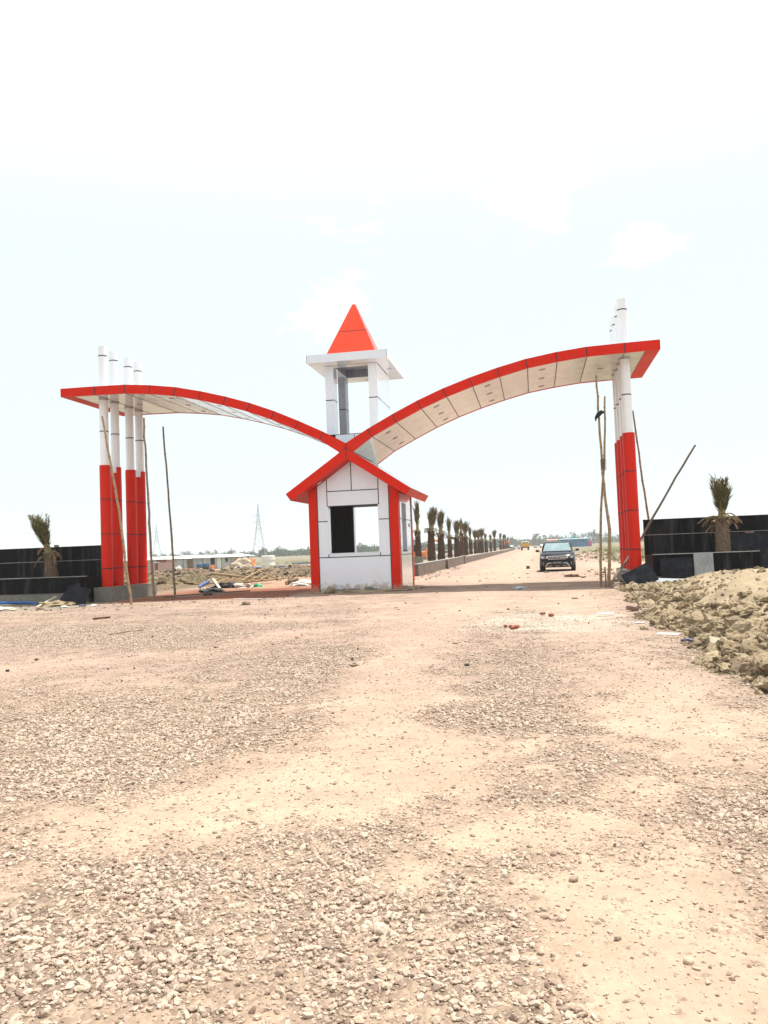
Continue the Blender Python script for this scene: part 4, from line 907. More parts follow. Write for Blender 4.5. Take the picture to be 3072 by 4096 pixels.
def rag(cx, cy, sx, sy, h_, m, label, cat, seed, name, rz=0, zoff=0, grp=None):
    r_ = random.Random(seed); bm = bmesh.new(); bmesh.ops.create_icosphere(bm, subdivisions=3, radius=1)
    from mathutils import noise
    off = Vector((seed*3.1, seed*1.7, 0))
    for v in bm.verts:
        k_ = 1 + .55*noise.noise(v.co*2.2 + off) + .3*noise.noise(v.co*5 + off); v.co *= k_; v.co.z = max(v.co.z, -.25)
        v.co = Vector((v.co.x*sx, v.co.y*sy, v.co.z*h_))
    me = bpy.data.meshes.new(name); bm.to_mesh(me); bm.free(); me.materials.append(M[m] if isinstance(m, str) else m)
    o = bpy.data.objects.new(name, me); col.objects.link(o); o.location = (cx, cy, H(cx, cy) + zoff + .02); o.rotation_euler = (0, 0, rz); return tag(o, label, cat, grp)
rag(-14.0, 33.2, .55, .35, .16, 'blackplastic', 'crumpled black plastic at the near left end of the heap', 'plastic', 1, 'plastic_sheet')
rag(-14.6, 36.2, .7, .5, .22, 'blackplastic', 'black plastic bunched between the bamboo and the blue roll', 'plastic', 2, 'plastic_sheet')
rag(-13.6, 36.0, .5, .4, .18, 'debris', 'pile of mixed scraps under the bamboo heap', 'rubbish', 3, 'scrap_pile')
rag(-13.1, 36.4, .28, .2, .12, 'green', 'green plastic bag in the rubbish by the bamboo', 'bag', 4, 'plastic_bag')
rag(-15.2, 35.0, .22, .16, .10, 'heap', 'tan cloth scrap at the foot of the blue roll', 'cloth', 5, 'cloth_scrap')
b = MB(); b.tube([(-15.62, 35.5, .08), (-15.5, 35.62, .18), (-15.28, 35.85, .34)], [.085, .09, .08], M['bluefab'], 12); tag(b.build('fabric_roll', angle=50), 'light blue roll sticking up out of the rubbish', 'roll')
def plank(a, b, wd, th, m, label, name='board', cat='board', za=.02, zb=.02, grp=None):
    a = Vector((a[0], a[1], H(*a) + za)); b = Vector((b[0], b[1], H(*b) + zb)); d = b - a; ln = d.length; mt = Matrix.Translation(a) @ d.to_track_quat('X', 'Z').to_matrix().to_4x4()
    mb = MB(); mb.box((0, -wd/2, -th/2), (ln, wd/2, th/2), M[m], mt); return tag(mb.build(name), label, cat, grp)
plank((-13.9, 30.9), (-12.3, 31.8), .25, .03, 'cream', 'pale board on the red soil left of the booth')
plank((-14.3, 30.2), (-13.5, 31.0), .10, .03, 'whitefab', 'thin white strip on the red soil near the left poles')
plank((-15.3, 36.4), (-14.6, 35.5), .12, .04, 'cream', 'pale angled board at the left end of the heap', za=.45)
plank((-10.3, 26.3), (-8.6, 25.4), .06, .03, 'whitefab', 'long thin white strip in front of the left canopy shadow')
rag(-10.6, 36.0, .65, .4, .20, 'whitefab', 'white crumpled sheet on the ground left of the booth', 'sheet', 6, 'crumpled_sheet')
rag(-11.7, 37.6, .35, .3, .3, 'brown_wood', 'brown box half buried near the crumpled white sheet', 'box', 7, 'broken_box')
rag(-6.6, 28.78, 1.75, .26, .07, 'clod', 'low spill of brown soil along the booth foot', 'soil', 41, 'soil_spill', zoff=-.03)
rag(-4.6, 30.4, .3, 1.5, .09, 'clod', 'low spill of soil along the right side wall of the booth', 'soil', 42, 'soil_spill', zoff=-.03)
rag(-9.4, 35.6, .5, .3, .08, 'debris', 'flat scraps just left of the red booth corner', 'rubbish', 8, 'scrap_pile')
pole([(-14.2, 28.9, .02), (-12.9, 30.1, .05), (-11.6, 31.4, .04)], .03, .025, 'grey wooden branch lying along the red soil', m='woodgrey', nodes=False, grp=None, name='branch', cat='branch', seed=91)
rag(-13.1, 30.6, .18, .14, .16, 'blackplastic', 'small black bundle on the grey branch', 'bundle', 9, 'rag_bundle')
# things in front of the gate
pole([(-8.49, 14.85, H(-8.49, 14.85) + .012), (-8.3, 15.2, H(-8.3, 15.2) + .02), (-7.95, 15.9, H(-8, 15.9) + .012)], .010, .006, 'thin dark stick on the stony ground, lower left of the gate', m='rust', nodes=False, grp=None, name='stick', cat='stick', seed=92)
plank((-11.3, 19.0), (-11.0, 19.3), .10, .05, 'rust', 'dark wood offcut on the dust in front of the left columns', 'wood_offcut', 'wood')
def rock(x, y, s_, label, m='stone', seed=1, name='stone', grp=None, flat=.6, lump=True, zoff=None, cat='stone', bank=False):
    me = (lump_mesh if lump else rock_mesh)(name, seed, M[m], flat=flat) if lump else rock_mesh(name, seed, M[m], flat=flat, sub=2)
    o = bpy.data.objects.new(name, me); col.objects.link(o); z = bank_h(np.array([x]), np.array([y]))[0] if bank else H(x, y)
    o.location = (x, y, float(z) + (s_*.25 if zoff is None else zoff)); o.scale = (s_, s_*.85, s_); o.rotation_euler = (random.uniform(-.2, .2), random.uniform(-.2, .2), seed*1.3); return tag(o, label, cat, grp)
rock(-8.68, 23.1, .13, 'brown stone alone on the dust left of the booth', seed=501, m='clod')
rock(-7.45, 28.55, .24, 'yellowish rock against the booth front wall, left end', seed=502, m='clod', cat='rock', name='rock')
for i, x in enumerate((-7.45, -7.18, -7.02, -6.72, -6.50, -6.08, -5.85)):
    bx_ = MB(); wd = (.20, .14, .13, .24, .16, .26, .20)[i]; hh = (.09, .08, .10, .11, .10, .15, .08)[i]; mt = Matrix.Translation((x, 28.83 - .02*(i % 2), H(x, 28.8) + .02)) @ Matrix.Rotation((-.2, .1, .3, -.1, .15, .05, -.15)[i], 4, 'Z')
    bx_.bevbox((-wd/2, -.055, 0), (wd/2, .055, hh), M['concrete'], .01, mt); o = bx_.build('brick'); tag(o, ['grey brick at the booth foot beside the yellowish rock', 'small grey brick second from the rock at the booth foot', 'half brick third from the rock at the booth foot', 'long low grey brick under the booth window middle-left', 'grey brick under the middle of the booth window', 'tallest grey brick, right of centre at the booth foot', 'last grey brick toward the red right corner of the booth'][i], 'brick', 'bricks along the foot of the booth')
for i, (x, y, c_, l_) in enumerate(((.19, 17.3, 'far', 'broken red brick farther up the road near the grey patch'), (-.5, 14.66, 'near', 'heap of crushed red brick nearer the camera on the road'))):
    e_ = MB(); r_ = random.Random(i)
    for k_ in range(5 if i else 3):
        mt = Matrix.Translation((x + r_.gauss(0, .07), y + r_.gauss(0, .08), H(x, y) + .025 + .02*(k_ % 2))) @ Matrix.Rotation(r_.uniform(0, 3), 4, 'Z') @ Matrix.Rotation(r_.uniform(-.5, .5), 4, 'X')
        s_ = r_.uniform(.03, .075); e_.bevbox((-s_, -s_*.6, -.022), (s_, s_*.6, .028), mat('crushed_brick', (.26, .075, .045), .9, var=.3, vscale=10), .008, mt)
    tag(e_.build('crushed_brick'), l_, 'brick', kind='stuff')
rag(-.6, 28.0, .22, .16, .06, 'clearplastic', 'pale plastic bottle and wrapper in the canopy shadow on the road', 'litter', 11, 'plastic_litter')
rag(1.53, 36.2, .32, .18, .10, 'rust', 'dark clump on the road between the shadow and the black car', 'clump', 12, 'dark_clump')
b = MB(); b.bevbox((-.62, 50.9, H(-.5, 51)), (-.40, 51.1, H(-.5, 51) + .18), M['rust'], .01); tag(b.build('brick'), 'lone dark brick on the road left of the black car', 'brick')
fs_ = [(-.83, 3.57, .036, 'long tan stone lying proud of the gravel, lower centre left'), (-.66, 3.12, .040, 'broad flat pale stone near the bottom centre'), (-1.20, 2.88, .034, 'pale rounded stone at the bottom left of the gravel'), (.46, 3.02, .022, 'brown upright chip on the bare sand, lower right'), (-.16, 3.30, .026, 'dark brown stone at the edge of the gravel, bottom centre'), (.10, 3.70, .025, 'brown stone at the right end of the dark gravel patch'), (-.95, 4.15, .030, 'tan stone with a pointed end, centre of the gravel')]
for i, (x, y, s_, l_) in enumerate(fs_): rock(x, y, s_, l_, seed=520 + i, lump=False, zoff=s_*.3, m='stone', flat=.6)
# named boulders on the bank
for i, (x, y, s_, l_) in enumerate(((2.33, 15.0, .27, 'grey rounded boulder at the foot of the earth bank'), (2.50, 13.7, .24, 'cracked earth block in front of the grey boulder'), (2.78, 11.6, .33, 'largest clod on the bank, above the folded box'), (2.42, 9.25, .20, 'flat topped clod at the bank foot near the photo edge'), (2.18, 8.55, .14, 'small round stone lowest on the right'), (2.62, 12.6, .16, 'rough clod between the cracked block and the largest clod'), (3.1, 12.9, .20, 'dark sided clod high behind the largest one'), (3.10, 10.8, .26, 'tall clod at the right edge beside the largest one'))):
    rock(x, y, s_, l_, m='clod', seed=540 + i, grp='boulders and big clods on the bank', flat=.7, bank=True, name='clod', cat='clod', zoff=s_*.1)
slab(2.30, 10.95, .02, .34, .20, -.5, .5, .3, M['cream'], 'folded cream and purple carton at the bank foot', None, .012, name='carton'); slab(2.38, 10.9, .04, .40, .16, -1.3, .3, 0, M['purple'], 'purple grey carton flap lying flat at the bank foot', None, .015, name='carton')
b = MB(); bm = None; cyl(b, 2.33, 10.62, .0, .05, .03, M['yellowball']); tag(b.build('yellow_litter'), 'tiny yellow plastic lid beside the carton', 'litter')
rag(2.16, 12.15, .16, .10, .05, 'purple', 'dark plastic scrap at the bank foot', 'plastic', 13, 'plastic_scrap')
rag(2.42, 14.35, .07, .05, .07, 'green', 'small green plastic scrap by the grey boulder', 'plastic', 14, 'plastic_scrap')
slab(1.95, 13.1, .02, .34, .12, -1.5, -.4, 0, M['whitefab'], 'white flat tile on the ground near the cracked block', None, .01, name='tile'); slab(1.35, 16.9, .03, .34, .10, -1.5, .1, 0, M['whitefab'], 'white flat tile on the ground near the two loose bricks', None, .015, name='tile')
slab(1.78, 15.0, .02, .16, .08, -1.5, .1, 0, M['whitefab'], 'small white tile fragment on the ground left of the grey boulder', None, .01, name='tile')
rock(1.71, 13.9, .07, 'grey green stone on the road left of the cracked block', m='clod', seed=560)
for i, (x, y, l_) in enumerate(((1.98, 17.9, 'reddish broken brick at the bank foot'), (2.15, 17.2, 'tan broken brick beside the reddish one'))):
    b = MB(); mt = Matrix.Translation((x, y, H(x, y) + .05)) @ Matrix.Rotation(.5 + i, 4, 'Z') @ Matrix.Rotation(.25, 4, 'Y'); b.bevbox((-.12, -.07, -.04), (.12, .07, .05), M['redbrick'] if i == 0 else M['cream'], .012, mt); tag(b.build('brick'), l_, 'brick')
# things at the left edge
b = MB(); b.tube([(-23.5, 28.6, .10), (-22.0, 28.15, .08), (-20.8, 27.7, .02), (-20.0, 27.75, .02), (-19.3, 27.85, .0), (-18.9, 27.9, -.06)], .055, M['bluepipe'], 12); tag(b.build('water_pipe', angle=50), 'thick blue plastic pipe along the foot of the left planter', 'pipe')
rag(-19.0, 25.3, 1.5, .55, .07, 'cream', 'cream plastic sheet crumpled at the far left edge of the dust', 'sheet', 15, 'plastic_sheet', rz=-.5)
plank((-17.6, 25.9), (-18.0, 27.7), .07, .05, 'cream', 'pale plank leaning on the broken granite slab', za=.02, zb=.30)
rag(-17.3, 26.6, .7, .4, .16, 'clod', 'heap of tan soil under the broken granite slab', 'heap', 16, 'soil_heap')
for i, (x, y, m_, l_) in enumerate(((-16.6, 24.6, 'redbrick', 'brown brick piece left of the tan soil heap'), (-16.2, 25.4, 'whitefab', 'white plastic scrap in front of the tan soil heap'), (-15.8, 25.9, 'purple', 'grey blue scrap right of the tan soil heap'), (-15.2, 25.6, 'whitefab', 'tiny white scrap in front of the left pedestal'))): rag(x, y, .14, .09, .05, m_, l_, 'scrap', 20 + i, 'scrap')
# scattered small litter (chips of wood, stone, tin) as one uncountable spread
lt = MB(); r_ = random.Random(9)
zones = [(-16, -8, 22, 28, 120), (-6, 2, 22, 45, 60), (-7, -5, 38, 60, 110), (2.2, 4.5, 26, 40, 90), (-20, -14, 23.5, 27.5, 80), (-36, -12, 58, 75, 120), (-8, 1.5, 10, 22, 60)]
for x0, x1, y0, y1, n in zones:
    for _ in range(n):
        x = r_.uniform(x0, x1); y = r_.uniform(y0, y1); s_ = .016*math.exp(r_.gauss(0, .55))*(1 + (y > 35)*.9 + (y > 60)*1.5); mt = Matrix.Translation((x, y, H(x, y) + .012)) @ Matrix.Rotation(r_.uniform(0, 3), 4, 'Z') @ Matrix.Rotation(r_.uniform(-.3, .3), 4, 'X')
        lt.box((-s_*r_.uniform(.6, 2.4), -s_*.5, -.008), (s_, s_*.5, .012 + s_*.4*r_.random()), M['debris'], mt)
tag(lt.build('litter'), 'scattered chips of wood, brick and tin over the dust', 'litter', kind='stuff')
# dry grass tufts behind the left bamboo
gr = MB()
for _ in range(3600):
    z_ = r_.random()
    if z_ < .45: x = r_.uniform(-27, -18.5); y = r_.gauss(42.5, 2.2) + .25*(x + 20)
    elif z_ < .8: x = r_.uniform(-70, -20); y = r_.uniform(138, 190)
    else: x = r_.uniform(6, 14); y = r_.uniform(62, 110)
    s_ = 1 + (y > 60)*1.6
    blade(gr, (x, y, H(x, y) - .02), (r_.uniform(-.4, .4), r_.uniform(-.4, .4), 1), r_.uniform(.12, .42)*s_, .02*s_, r_.uniform(.2, .8), M['grassm'], 2)
tag(gr.build('grass'), 'dry green and straw grass tufts on the waste ground', 'grass', kind='stuff')

# ------------------------------------------------------------------ labour camp on the left
camp_z = H(-52, 120)
A0 = Vector((-50.3, 136.0, camp_z)); B0 = Vector((-65.0, 114.0, camp_z)); dv = (B0 - A0).normalized(); nv = Vector((-dv.y, dv.x, 0));
if nv.x > 0: nv = -nv
LEN = (B0 - A0).length
def cp(s_, d, z): return A0 + dv*s_ + nv*(-d if False else d) + Vector((0, 0, z - camp_z + camp_z*0)) if False else Vector((A0.x + dv.x*s_ + nv.x*d, A0.y + dv.y*s_ + nv.y*d, camp_z + z))
shed = empty('labour_hut', tuple(A0), 'long low tin hut with a pale sloping roof and row of rooms', 'hut')
def cbox(mb, s0, s1, d0, d1, z0, z1, m):
    vs = [cp(s_, d, z) for z in (z0, z1) for s_, d in ((s0, d0), (s1, d0), (s1, d1), (s0, d1))]
    mb.add(vs, [(0, 3, 2, 1), (4, 5, 6, 7), (0, 1, 5, 4), (1, 2, 6, 5), (2, 3, 7, 6), (3, 0, 4, 7)], m)
wl = MB(); cbox(wl, 0, LEN, 0, 5, 0, 1.93, M['tinwall'])
s_ = 0
while s_ < LEN:
    cbox(wl, s_, s_ + .10, -.05, 0, 0, 1.93, M['concrete']); s_ += 1.9
for z in (.3, .62, .94, 1.26, 1.58): cbox(wl, .1, LEN, -.03, -.001, z, z + .04, M['tin'])
wl.build('wall', shed)
rr_ = MB(); seg_ = 24
for i in range(seg_):
    s0, s1 = -.9 + (LEN + 1.8)*i/seg_, -.9 + (LEN + 1.8)*(i + 1)/seg_; j = .03*math.sin(i*2.1)
    v = [cp(s0, -.8, 1.93 + j), cp(s1, -.8, 1.93 + j), cp(s1, 3.2, 2.40 + j), cp(s0, 3.2, 2.40 + j)]; v2 = [p + Vector((0, 0, .05)) for p in v]
    rr_.add(v + v2, [(0, 3, 2, 1), (4, 5, 6, 7), (0, 1, 5, 4), (1, 2, 6, 5), (2, 3, 7, 6), (3, 0, 4, 7)], M['tin'])
    v = [cp(s0, 5.6, 1.9 + j), cp(s1, 5.6, 1.9 + j), cp(s1, 3.2, 2.40 + j), cp(s0, 3.2, 2.40 + j)]; rr_.add(v, [(0, 1, 2, 3)], M['tin'])
    if i % 3: cbox(rr_, s0, s1 - .1, 3.05, 3.4, 2.46, 2.53, M['redbrick'])
rr_.build('roof', shed)
for s0, s1, m_, nm in ((7.2, 8.0, 'hutdark', 'doorway'), (11.6, 12.6, 'brown_wood', 'door'), (16.4, 18.2, 'brown_cloth', 'curtain'), (5.9, 6.7, 'tin', 'door'), (22.0, 22.9, 'hutdark', 'doorway')):
    d = MB(); cbox(d, s0, s1, -.09, -.055, .02, 1.85, M[m_]); d.build(nm, shed)
hg = 'clothes drying on the tin hut'
for s0, w_, z0, z1, m_, l_ in ((15.2, .9, .75, 1.55, 'orangecloth', 'orange cloth hung on the tin hut beside the brown curtain'), (20.2, .6, .95, 1.65, 'cloth_black', 'black clothing hung on the left part of the tin hut'), (4.6, .35, 1.1, 1.8, 'cloth_black', 'small dark shirt hung right of the white door'), (2.6, .5, 1.0, 1.6, 'orangecloth', 'orange and red cloth hung near the right end of the hut')):
    d = MB(); vs = []
    n = 5
    for i in range(n + 1):
        for z in (z1, (z0 + z1)/2, z0 + .1*math.sin(i*2)): vs.append(cp(s0 + w_*i/n, -.16 - .04*math.sin(i*1.9), z))
    fs = [(3*i + j, 3*i + j + 1, 3*i + j + 4, 3*i + j + 3) for i in range(n) for j in (0, 1)]; d.add(vs, fs, M[m_]); o = d.build('hanging_cloth'); sd = o.modifiers.new('s', 'SOLIDIFY'); sd.thickness = .03; tag(o, l_, 'cloth', hg)
# brick washhouse in front
bh = empty('brick_washhouse', (-54, 110, camp_z), 'low roofless brick enclosure with a dark doorway before the hut', 'enclosure')
q0 = Vector((-52.2, 101.4, camp_z)); q1 = Vector((-56.4, 118.0, camp_z)); dd_ = (q1 - q0).normalized(); nn_ = Vector((dd_.y, -dd_.x, 0)); nn_ = nn_ if nn_.x < 0 else -nn_; ln_ = (q1 - q0).length
def qb(mb, s0, s1, d0, d1, z0, z1, m):
    vs = [q0 + dd_*s_ + nn_*d + Vector((0, 0, z)) for z in (z0, z1) for s_, d in ((s0, d0), (s1, d0), (s1, d1), (s0, d1))]
    mb.add(vs, [(0, 3, 2, 1), (4, 5, 6, 7), (0, 1, 5, 4), (1, 2, 6, 5), (2, 3, 7, 6), (3, 0, 4, 7)], m)
b = MB(); qb(b, 0, 5.2, 0, .2, -.2, 1.5, M['redbrick']); qb(b, 7.2, ln_, 0, .2, -.2, 1.5, M['redbrick']); qb(b, 0, .2, .2, 3, -.2, 1.5, M['redbrick']); qb(b, ln_ - .2, ln_, .2, 3, -.2, 1.5, M['redbrick']); qb(b, 0, ln_, 3, 3.2, -.2, 1.5, M['redbrick']); b.build('wall', bh)
b = MB(); qb(b, 5.2, 7.2, .4, .5, 0, 1.45, M['hutdark']); b.build('doorway', bh)
b = MB(); qb(b, 4.7, 5.6, -.05, .3, 1.5, 1.56, M['whitefab']); qb(b, 6.8, 7.8, -.05, .3, 1.5, 1.58, M['whitefab']); b.build('sill_cloth', bh)
def cz(x, y): return H(x, y)
def drum(x, y, r_, h_, m, label, name='drum', cat='drum', grp=None):
    b = MB(); z = cz(x, y); b.tube([(x, y, z), (x, y, z + h_*.3), (x, y, z + h_*.33), (x, y, z + h_*.36), (x, y, z + h_*.66), (x, y, z + h_*.69), (x, y, z + h_*.96), (x, y, z + h_)], [r_*.97, r_, r_*1.05, r_, r_, r_*1.05, r_, r_*.85], M[m], 16)
    return tag(b.build(name, angle=40), label, cat, grp)
drum(-55.2, 126.0, .55, .95, 'blue', 'blue water drum by the brown door of the hut'); drum(-54.2, 126.4, .5, 1.0, 'blue', 'second blue drum touching the first by the hut')
drum(-44.8, 103.6, .62, .85, 'blackplastic', 'black water drum standing on the pale ground'); drum(-49.9, 118.5, .35, .8, 'orangecloth', 'small orange drum in front of the white hut door')
drum(-37.2, 108.3, .95, 1.95, 'whitefab', 'white plastic water tank standing alone in the field', 'water_tank', 'tank')
rag(-45.6, 119.6, 2.3, 1.4, 1.35, 'heap', 'heap of brown sacks and sheeting right of the hut', 'heap', 31, 'sack_heap'); rag(-44.0, 119.9, .7, .6, 1.5, 'orangecloth', 'orange cloth on the right side of the sack heap', 'cloth', 32, 'orange_cloth'); rag(-45.3, 117.8, .8, .5, .4, 'whitefab', 'white sack fallen before the brown heap', 'sack', 33, 'white_sack')
rag(-55.0, 119.8, 2.6, 1.0, .35, 'brown_cloth', 'dark red pile of clothes on the ground before the hut', 'clothes', 34, 'clothes_pile'); rag(-54.6, 116.4, .7, .5, .7, 'whitefab', 'white bundle beside the dark red clothes pile', 'bundle', 35, 'white_bundle')
plank((-46.2, 95.5), (-50.5, 97.5), .9, .12, 'cream', 'long pale board before the brick washhouse', zb=.15)
for i, (x, y, l_) in enumerate(((-40.6, 117.0, 'blue sheet on the ground left of the white tank'), (-36.4, 117.0, 'blue sheet on the ground right of the white tank'), (-45.0, 152.0, 'blue sheet far off in the field near the booth'))):
    b = MB(); mt = Matrix.Translation((x, y, cz(x, y) + .05)) @ Matrix.Rotation(.1, 4, 'Z'); b.bevbox((-2.1, -.9, 0), (2.1, .9, .25), M['blue'] if i else M['bluefab'], .06, mt); tag(b.build('blue_sheet'), l_, 'sheet', 'blue sheets in the field')
rag(-40.5, 121, 1.6, 1., .35, 'brown_cloth', 'low dark mound in the field left of the white tank', 'mound', 36, 'dark_mound')

# ------------------------------------------------------------------ pylons
def pylon(x, y, ht, base, label, rz):
    e_ = empty('pylon', (x, y, 0), label, 'pylon', 'electricity pylons on the left horizon', rz); b = MB(); w_ = .085
    lv = [0, .12, .24, .36, .46, .55, .64, .73, .82, .91, 1.0]
    def half(t): return base/2*((1 - t/.62)*.72 + .20 if t < .62 else .20*(1 - (t - .62)/.40) + .01)
    def cor(t): h_ = half(t); return [Vector((a*h_, c*h_, ht*t)) for a, c in ((-1, -1), (1, -1), (1, 1), (-1, 1))]
    def bar(p, q_, r_=w_): b.tube([p, q_], r_, M['steel'], 4)
    for t0, t1 in zip(lv[:-1], lv[1:]):
        c0, c1 = cor(t0), cor(t1)
        for i in range(4):
            j = (i + 1) % 4; bar(c0[i], c1[i], w_*1.3); bar(c0[i], c1[j], w_*.8); bar(c0[j], c1[i], w_*.8); bar(c1[i], c1[j], w_*.8)
    fr_ = b.build('lattice'); fr_.parent = e_
    for t in (.78, .66, .54):
        a = MB(); z = ht*t; sp = base*(.34 if t != .66 else .38)
        for sg in (-1, 1):
            a.tube([(0, 0, z + .5), (sg*sp, 0, z)], w_, M['steel'], 4); a.tube([(0, 0, z - .35), (sg*sp, 0, z)], w_, M['steel'], 4)
        o = a.build('cross_arm'); o.parent = e_
    return e_
pylon(-177.6, 500, 35.0, 9.5, 'larger lattice power pylon left of the booth', .5); pylon(-262.0, 525, 25.8, 8.0, 'smaller hazy pylon between the two left bamboo poles', .5)
pylon(205, 1250, 36, 9, 'faint far pylon just above the black wall behind the right poles', .3)

# ------------------------------------------------------------------ trees
def tree_meshes(seed, ht, wd, trunk_h, nclump=16, leaf=.7, per=46, tall=1.):
    r_ = random.Random(seed); t = MB()
    t.tube([(0, 0, -.5), (r_.uniform(-.1, .1), 0, trunk_h*.5), (r_.uniform(-.3, .3), 0, trunk_h), (r_.uniform(-.4, .4), 0, ht*.75)], [.035*ht, .03*ht, .024*ht, .008*ht], M['trunk'], 7)
    for i in range(5):
        an = r_.uniform(0, 6.28); t.tube([(0, 0, trunk_h*r_.uniform(.7, 1.1)), (math.cos(an)*wd*.2, math.sin(an)*wd*.2, ht*.6), (math.cos(an)*wd*.36, math.sin(an)*wd*.36, ht*.78)], [.018*ht, .012*ht, .005*ht], M['trunk'], 5)
    c = MB()
    for i in range(nclump):
        an = r_.uniform(0, 6.28); rr = wd/2*r_.random()**.6; z = trunk_h + (ht - trunk_h)*r_.uniform(.1, .9); k_ = math.sin(math.pi*min(.95, max(.12, (z - trunk_h)/(ht - trunk_h)*.85 + .12)))**.6
        cx, cy, cr = math.cos(an)*rr*k_, math.sin(an)*rr*k_, wd*r_.uniform(.11, .21)
        for j in range(per):
            d = Vector((r_.gauss(0, 1), r_.gauss(0, 1), r_.gauss(0, .8))).normalized()*cr*r_.uniform(.5, 1.12); p = Vector((cx, cy, z)) + d
            u_ = Vector((r_.gauss(0, 1), r_.gauss(0, 1), r_.gauss(0, 1))).normalized()*leaf*r_.uniform(.4, .9); v_ = Vector((r_.gauss(0, 1), r_.gauss(0, 1), r_.gauss(0, 1))).normalized()*leaf*r_.uniform(.3, .7)
            c.add([p - u_*.5, p + v_*.5, p + u_*.5, p - v_*.5], [(0, 1, 2, 3)], M['foliage'])
    return t, c
tp = []
for i, (ht, wd, th, nc) in enumerate(((9, 9, 2.2, 18), (8, 11, 1.5, 20), (10, 5, 1.5, 14), (7, 8, 1.2, 16))):
    e_ = empty('tree', (0, 0, 0), 'x', 'tree'); a, c = tree_meshes(700 + i, ht, wd, th, nc, leaf=1.1)
    for mb, nm in ((a, 'trunk'), (c, 'crown')): o = MB_build(mb, nm); o.parent = e_
    tp.append((e_, ht)); 
tused = set()
def tree(k_, x, y, ht, label, grp, wx=1.):
    src, h0 = tp[k_]; o = src if k_ not in tused else copy_tree(src); tused.add(k_); s_ = ht/h0
    o.location = (x, y, H(x, y) - .1); o.scale = (s_*wx, s_*wx, s_); o.rotation_euler = (0, 0, (x*.37 + y) % 6.28); o['label'] = label; o['group'] = grp
gR = 'hazy trees beyond the road and the blue shed'
tree(0, -19.7, 700, 9.2, 'dark conical tree just above the last palms', gR, .7)
tree(2, .3, 700, 11.3, 'tall narrow tree left of the car roof', gR, 1.25); tree(2, 3.8, 705, 9, 'slim tree touching the tall narrow one', gR, .7); tree(2, 8, 702, 9.9, 'lone slender tree above the car roof centre-left', gR, .8)
tree(0, 14.6, 702, 9.6, 'round tree above the car windscreen', gR, 1.); tree(0, 20, 706, 9.2, 'second round tree above the car windscreen', gR, 1.); tree(1, 31.5, 700, 10, 'broad tree behind the green heap', gR, .75); tree(0, 36.5, 712, 7.4, 'low tree right of the green heap peak', gR)
tree(1, 41.6, 700, 9.2, 'rounded tree right of the green heap', gR, .7); tree(0, 48.7, 700, 12, 'highest tree, right of the blue shed', gR, 1.); tree(1, 60.5, 700, 9, 'tree right of the crossed bamboo poles', gR, .7); tree(1, 69.5, 700, 7.5, 'low tree beside the red column', gR, .8); tree(0, 25.5, 715, 7.4, 'small tree between the round trees and the green heap', gR)
gL = 'small trees on the horizon above the tin hut'
for k_, x, y, ht, wx, l_ in ((0, -196.8, 500, 6.6, .9, 'tall rounded tree above the right part of the hut'), (1, -208.2, 500, 5.9, .5, 'squarish tree over the middle of the hut'), (1, -214.5, 502, 5.6, .7, 'broad tree over the middle of the hut'), (3, -220, 505, 5.0, .7, 'thin tree left of the broad one over the hut'), (1, -227.3, 500, 5.6, .8, 'wide low tree above the brown curtain'), (1, -232.5, 503, 5.5, .8, 'wide low tree left of the second pylon side'), (3, -238.5, 500, 5.0, .8, 'feathery tree beside the thin bamboo pole'), (0, -203.5, 505, 5.0, .6, 'small tree between the squarish and the tall one'), (1, -245, 500, 4.8, .9, 'bushy tree at the foot of the small pylon'), (3, -252, 500, 4.6, 1., 'bush left of the small pylon'), (0, -171.3, 490, 6.8, .9, 'tree rising right of the large pylon'), (1, -161.5, 492, 6.2, .8, 'crown above the wood between the pylon and the booth'), (0, -190, 505, 4.8, .7, 'low tree left of the large pylon'), (0, -183.5, 503, 4.9, .8, 'low tree at the large pylon left foot'), (0, -107, 490, 6.9, 1.2, 'tree framed by the booth window'), (3, -107.5, 420, 3.4, 1., 'bush in front of the tree framed by the booth window'), (0, -74.0, 480, 9.5, .8, 'tree top showing between the first two palms')):
    tree(k_, x, y, ht, l_, gL if x < -180 else 'trees on the horizon near the booth', wx)
# far-off woods as uncountable masses
def wood(name, x0, x1, y0, dy, h0, h1, n, label, seed):
    r_ = random.Random(seed); c = MB()
    for i in range(n):
        x = r_.uniform(x0, x1); y = y0 + r_.uniform(0, dy); h_ = (h0 + (h1 - h0)*r_.random()**1.6)*(.75 + .5*float(vnoise(np.array([x*.09]), np.array([y*.02]), 5)[0])); w_ = h_*r_.uniform(.6, 1.2)
        for j in range(34):
            d = Vector((r_.gauss(0, .5)*w_, r_.gauss(0, .5)*w_, 0)); p = Vector((x, y, H(x, y))) + d + Vector((0, 0, h_*(1 - .35*min(1, (d.length/w_)**2))*r_.random()**.6))
            l_ = 1.5; u_ = Vector((r_.gauss(0, 1), r_.gauss(0, 1), r_.gauss(0, 1))).normalized()*l_*r_.uniform(.5, 1); v_ = Vector((r_.gauss(0, 1), r_.gauss(0, 1), r_.gauss(0, 1))).normalized()*l_*r_.uniform(.5, 1)
            c.add([p - u_*.5, p + v_*.5, p + u_*.5, p - v_*.5], [(0, 1, 2, 3)], M['foliage'])
    tag(c.build(name), label, 'woodland', kind='stuff')
wood('woodland', -178, -22, 500, 50, 3.2, 5.2, 480, 'dark green belt of woodland on the horizon behind the booth', 1)
wood('woodland', -45, 10, 700, 60, 5, 7.5, 230, 'bluish belt of woodland at the end of the road', 2); wood('woodland', 8, 140, 800, 60, 4, 6.5, 330, 'hazy wood along the right horizon', 3); wood('woodland', -420, -175, 560, 60, 2.2, 4.2, 420, 'low scrub line on the left horizon', 4)
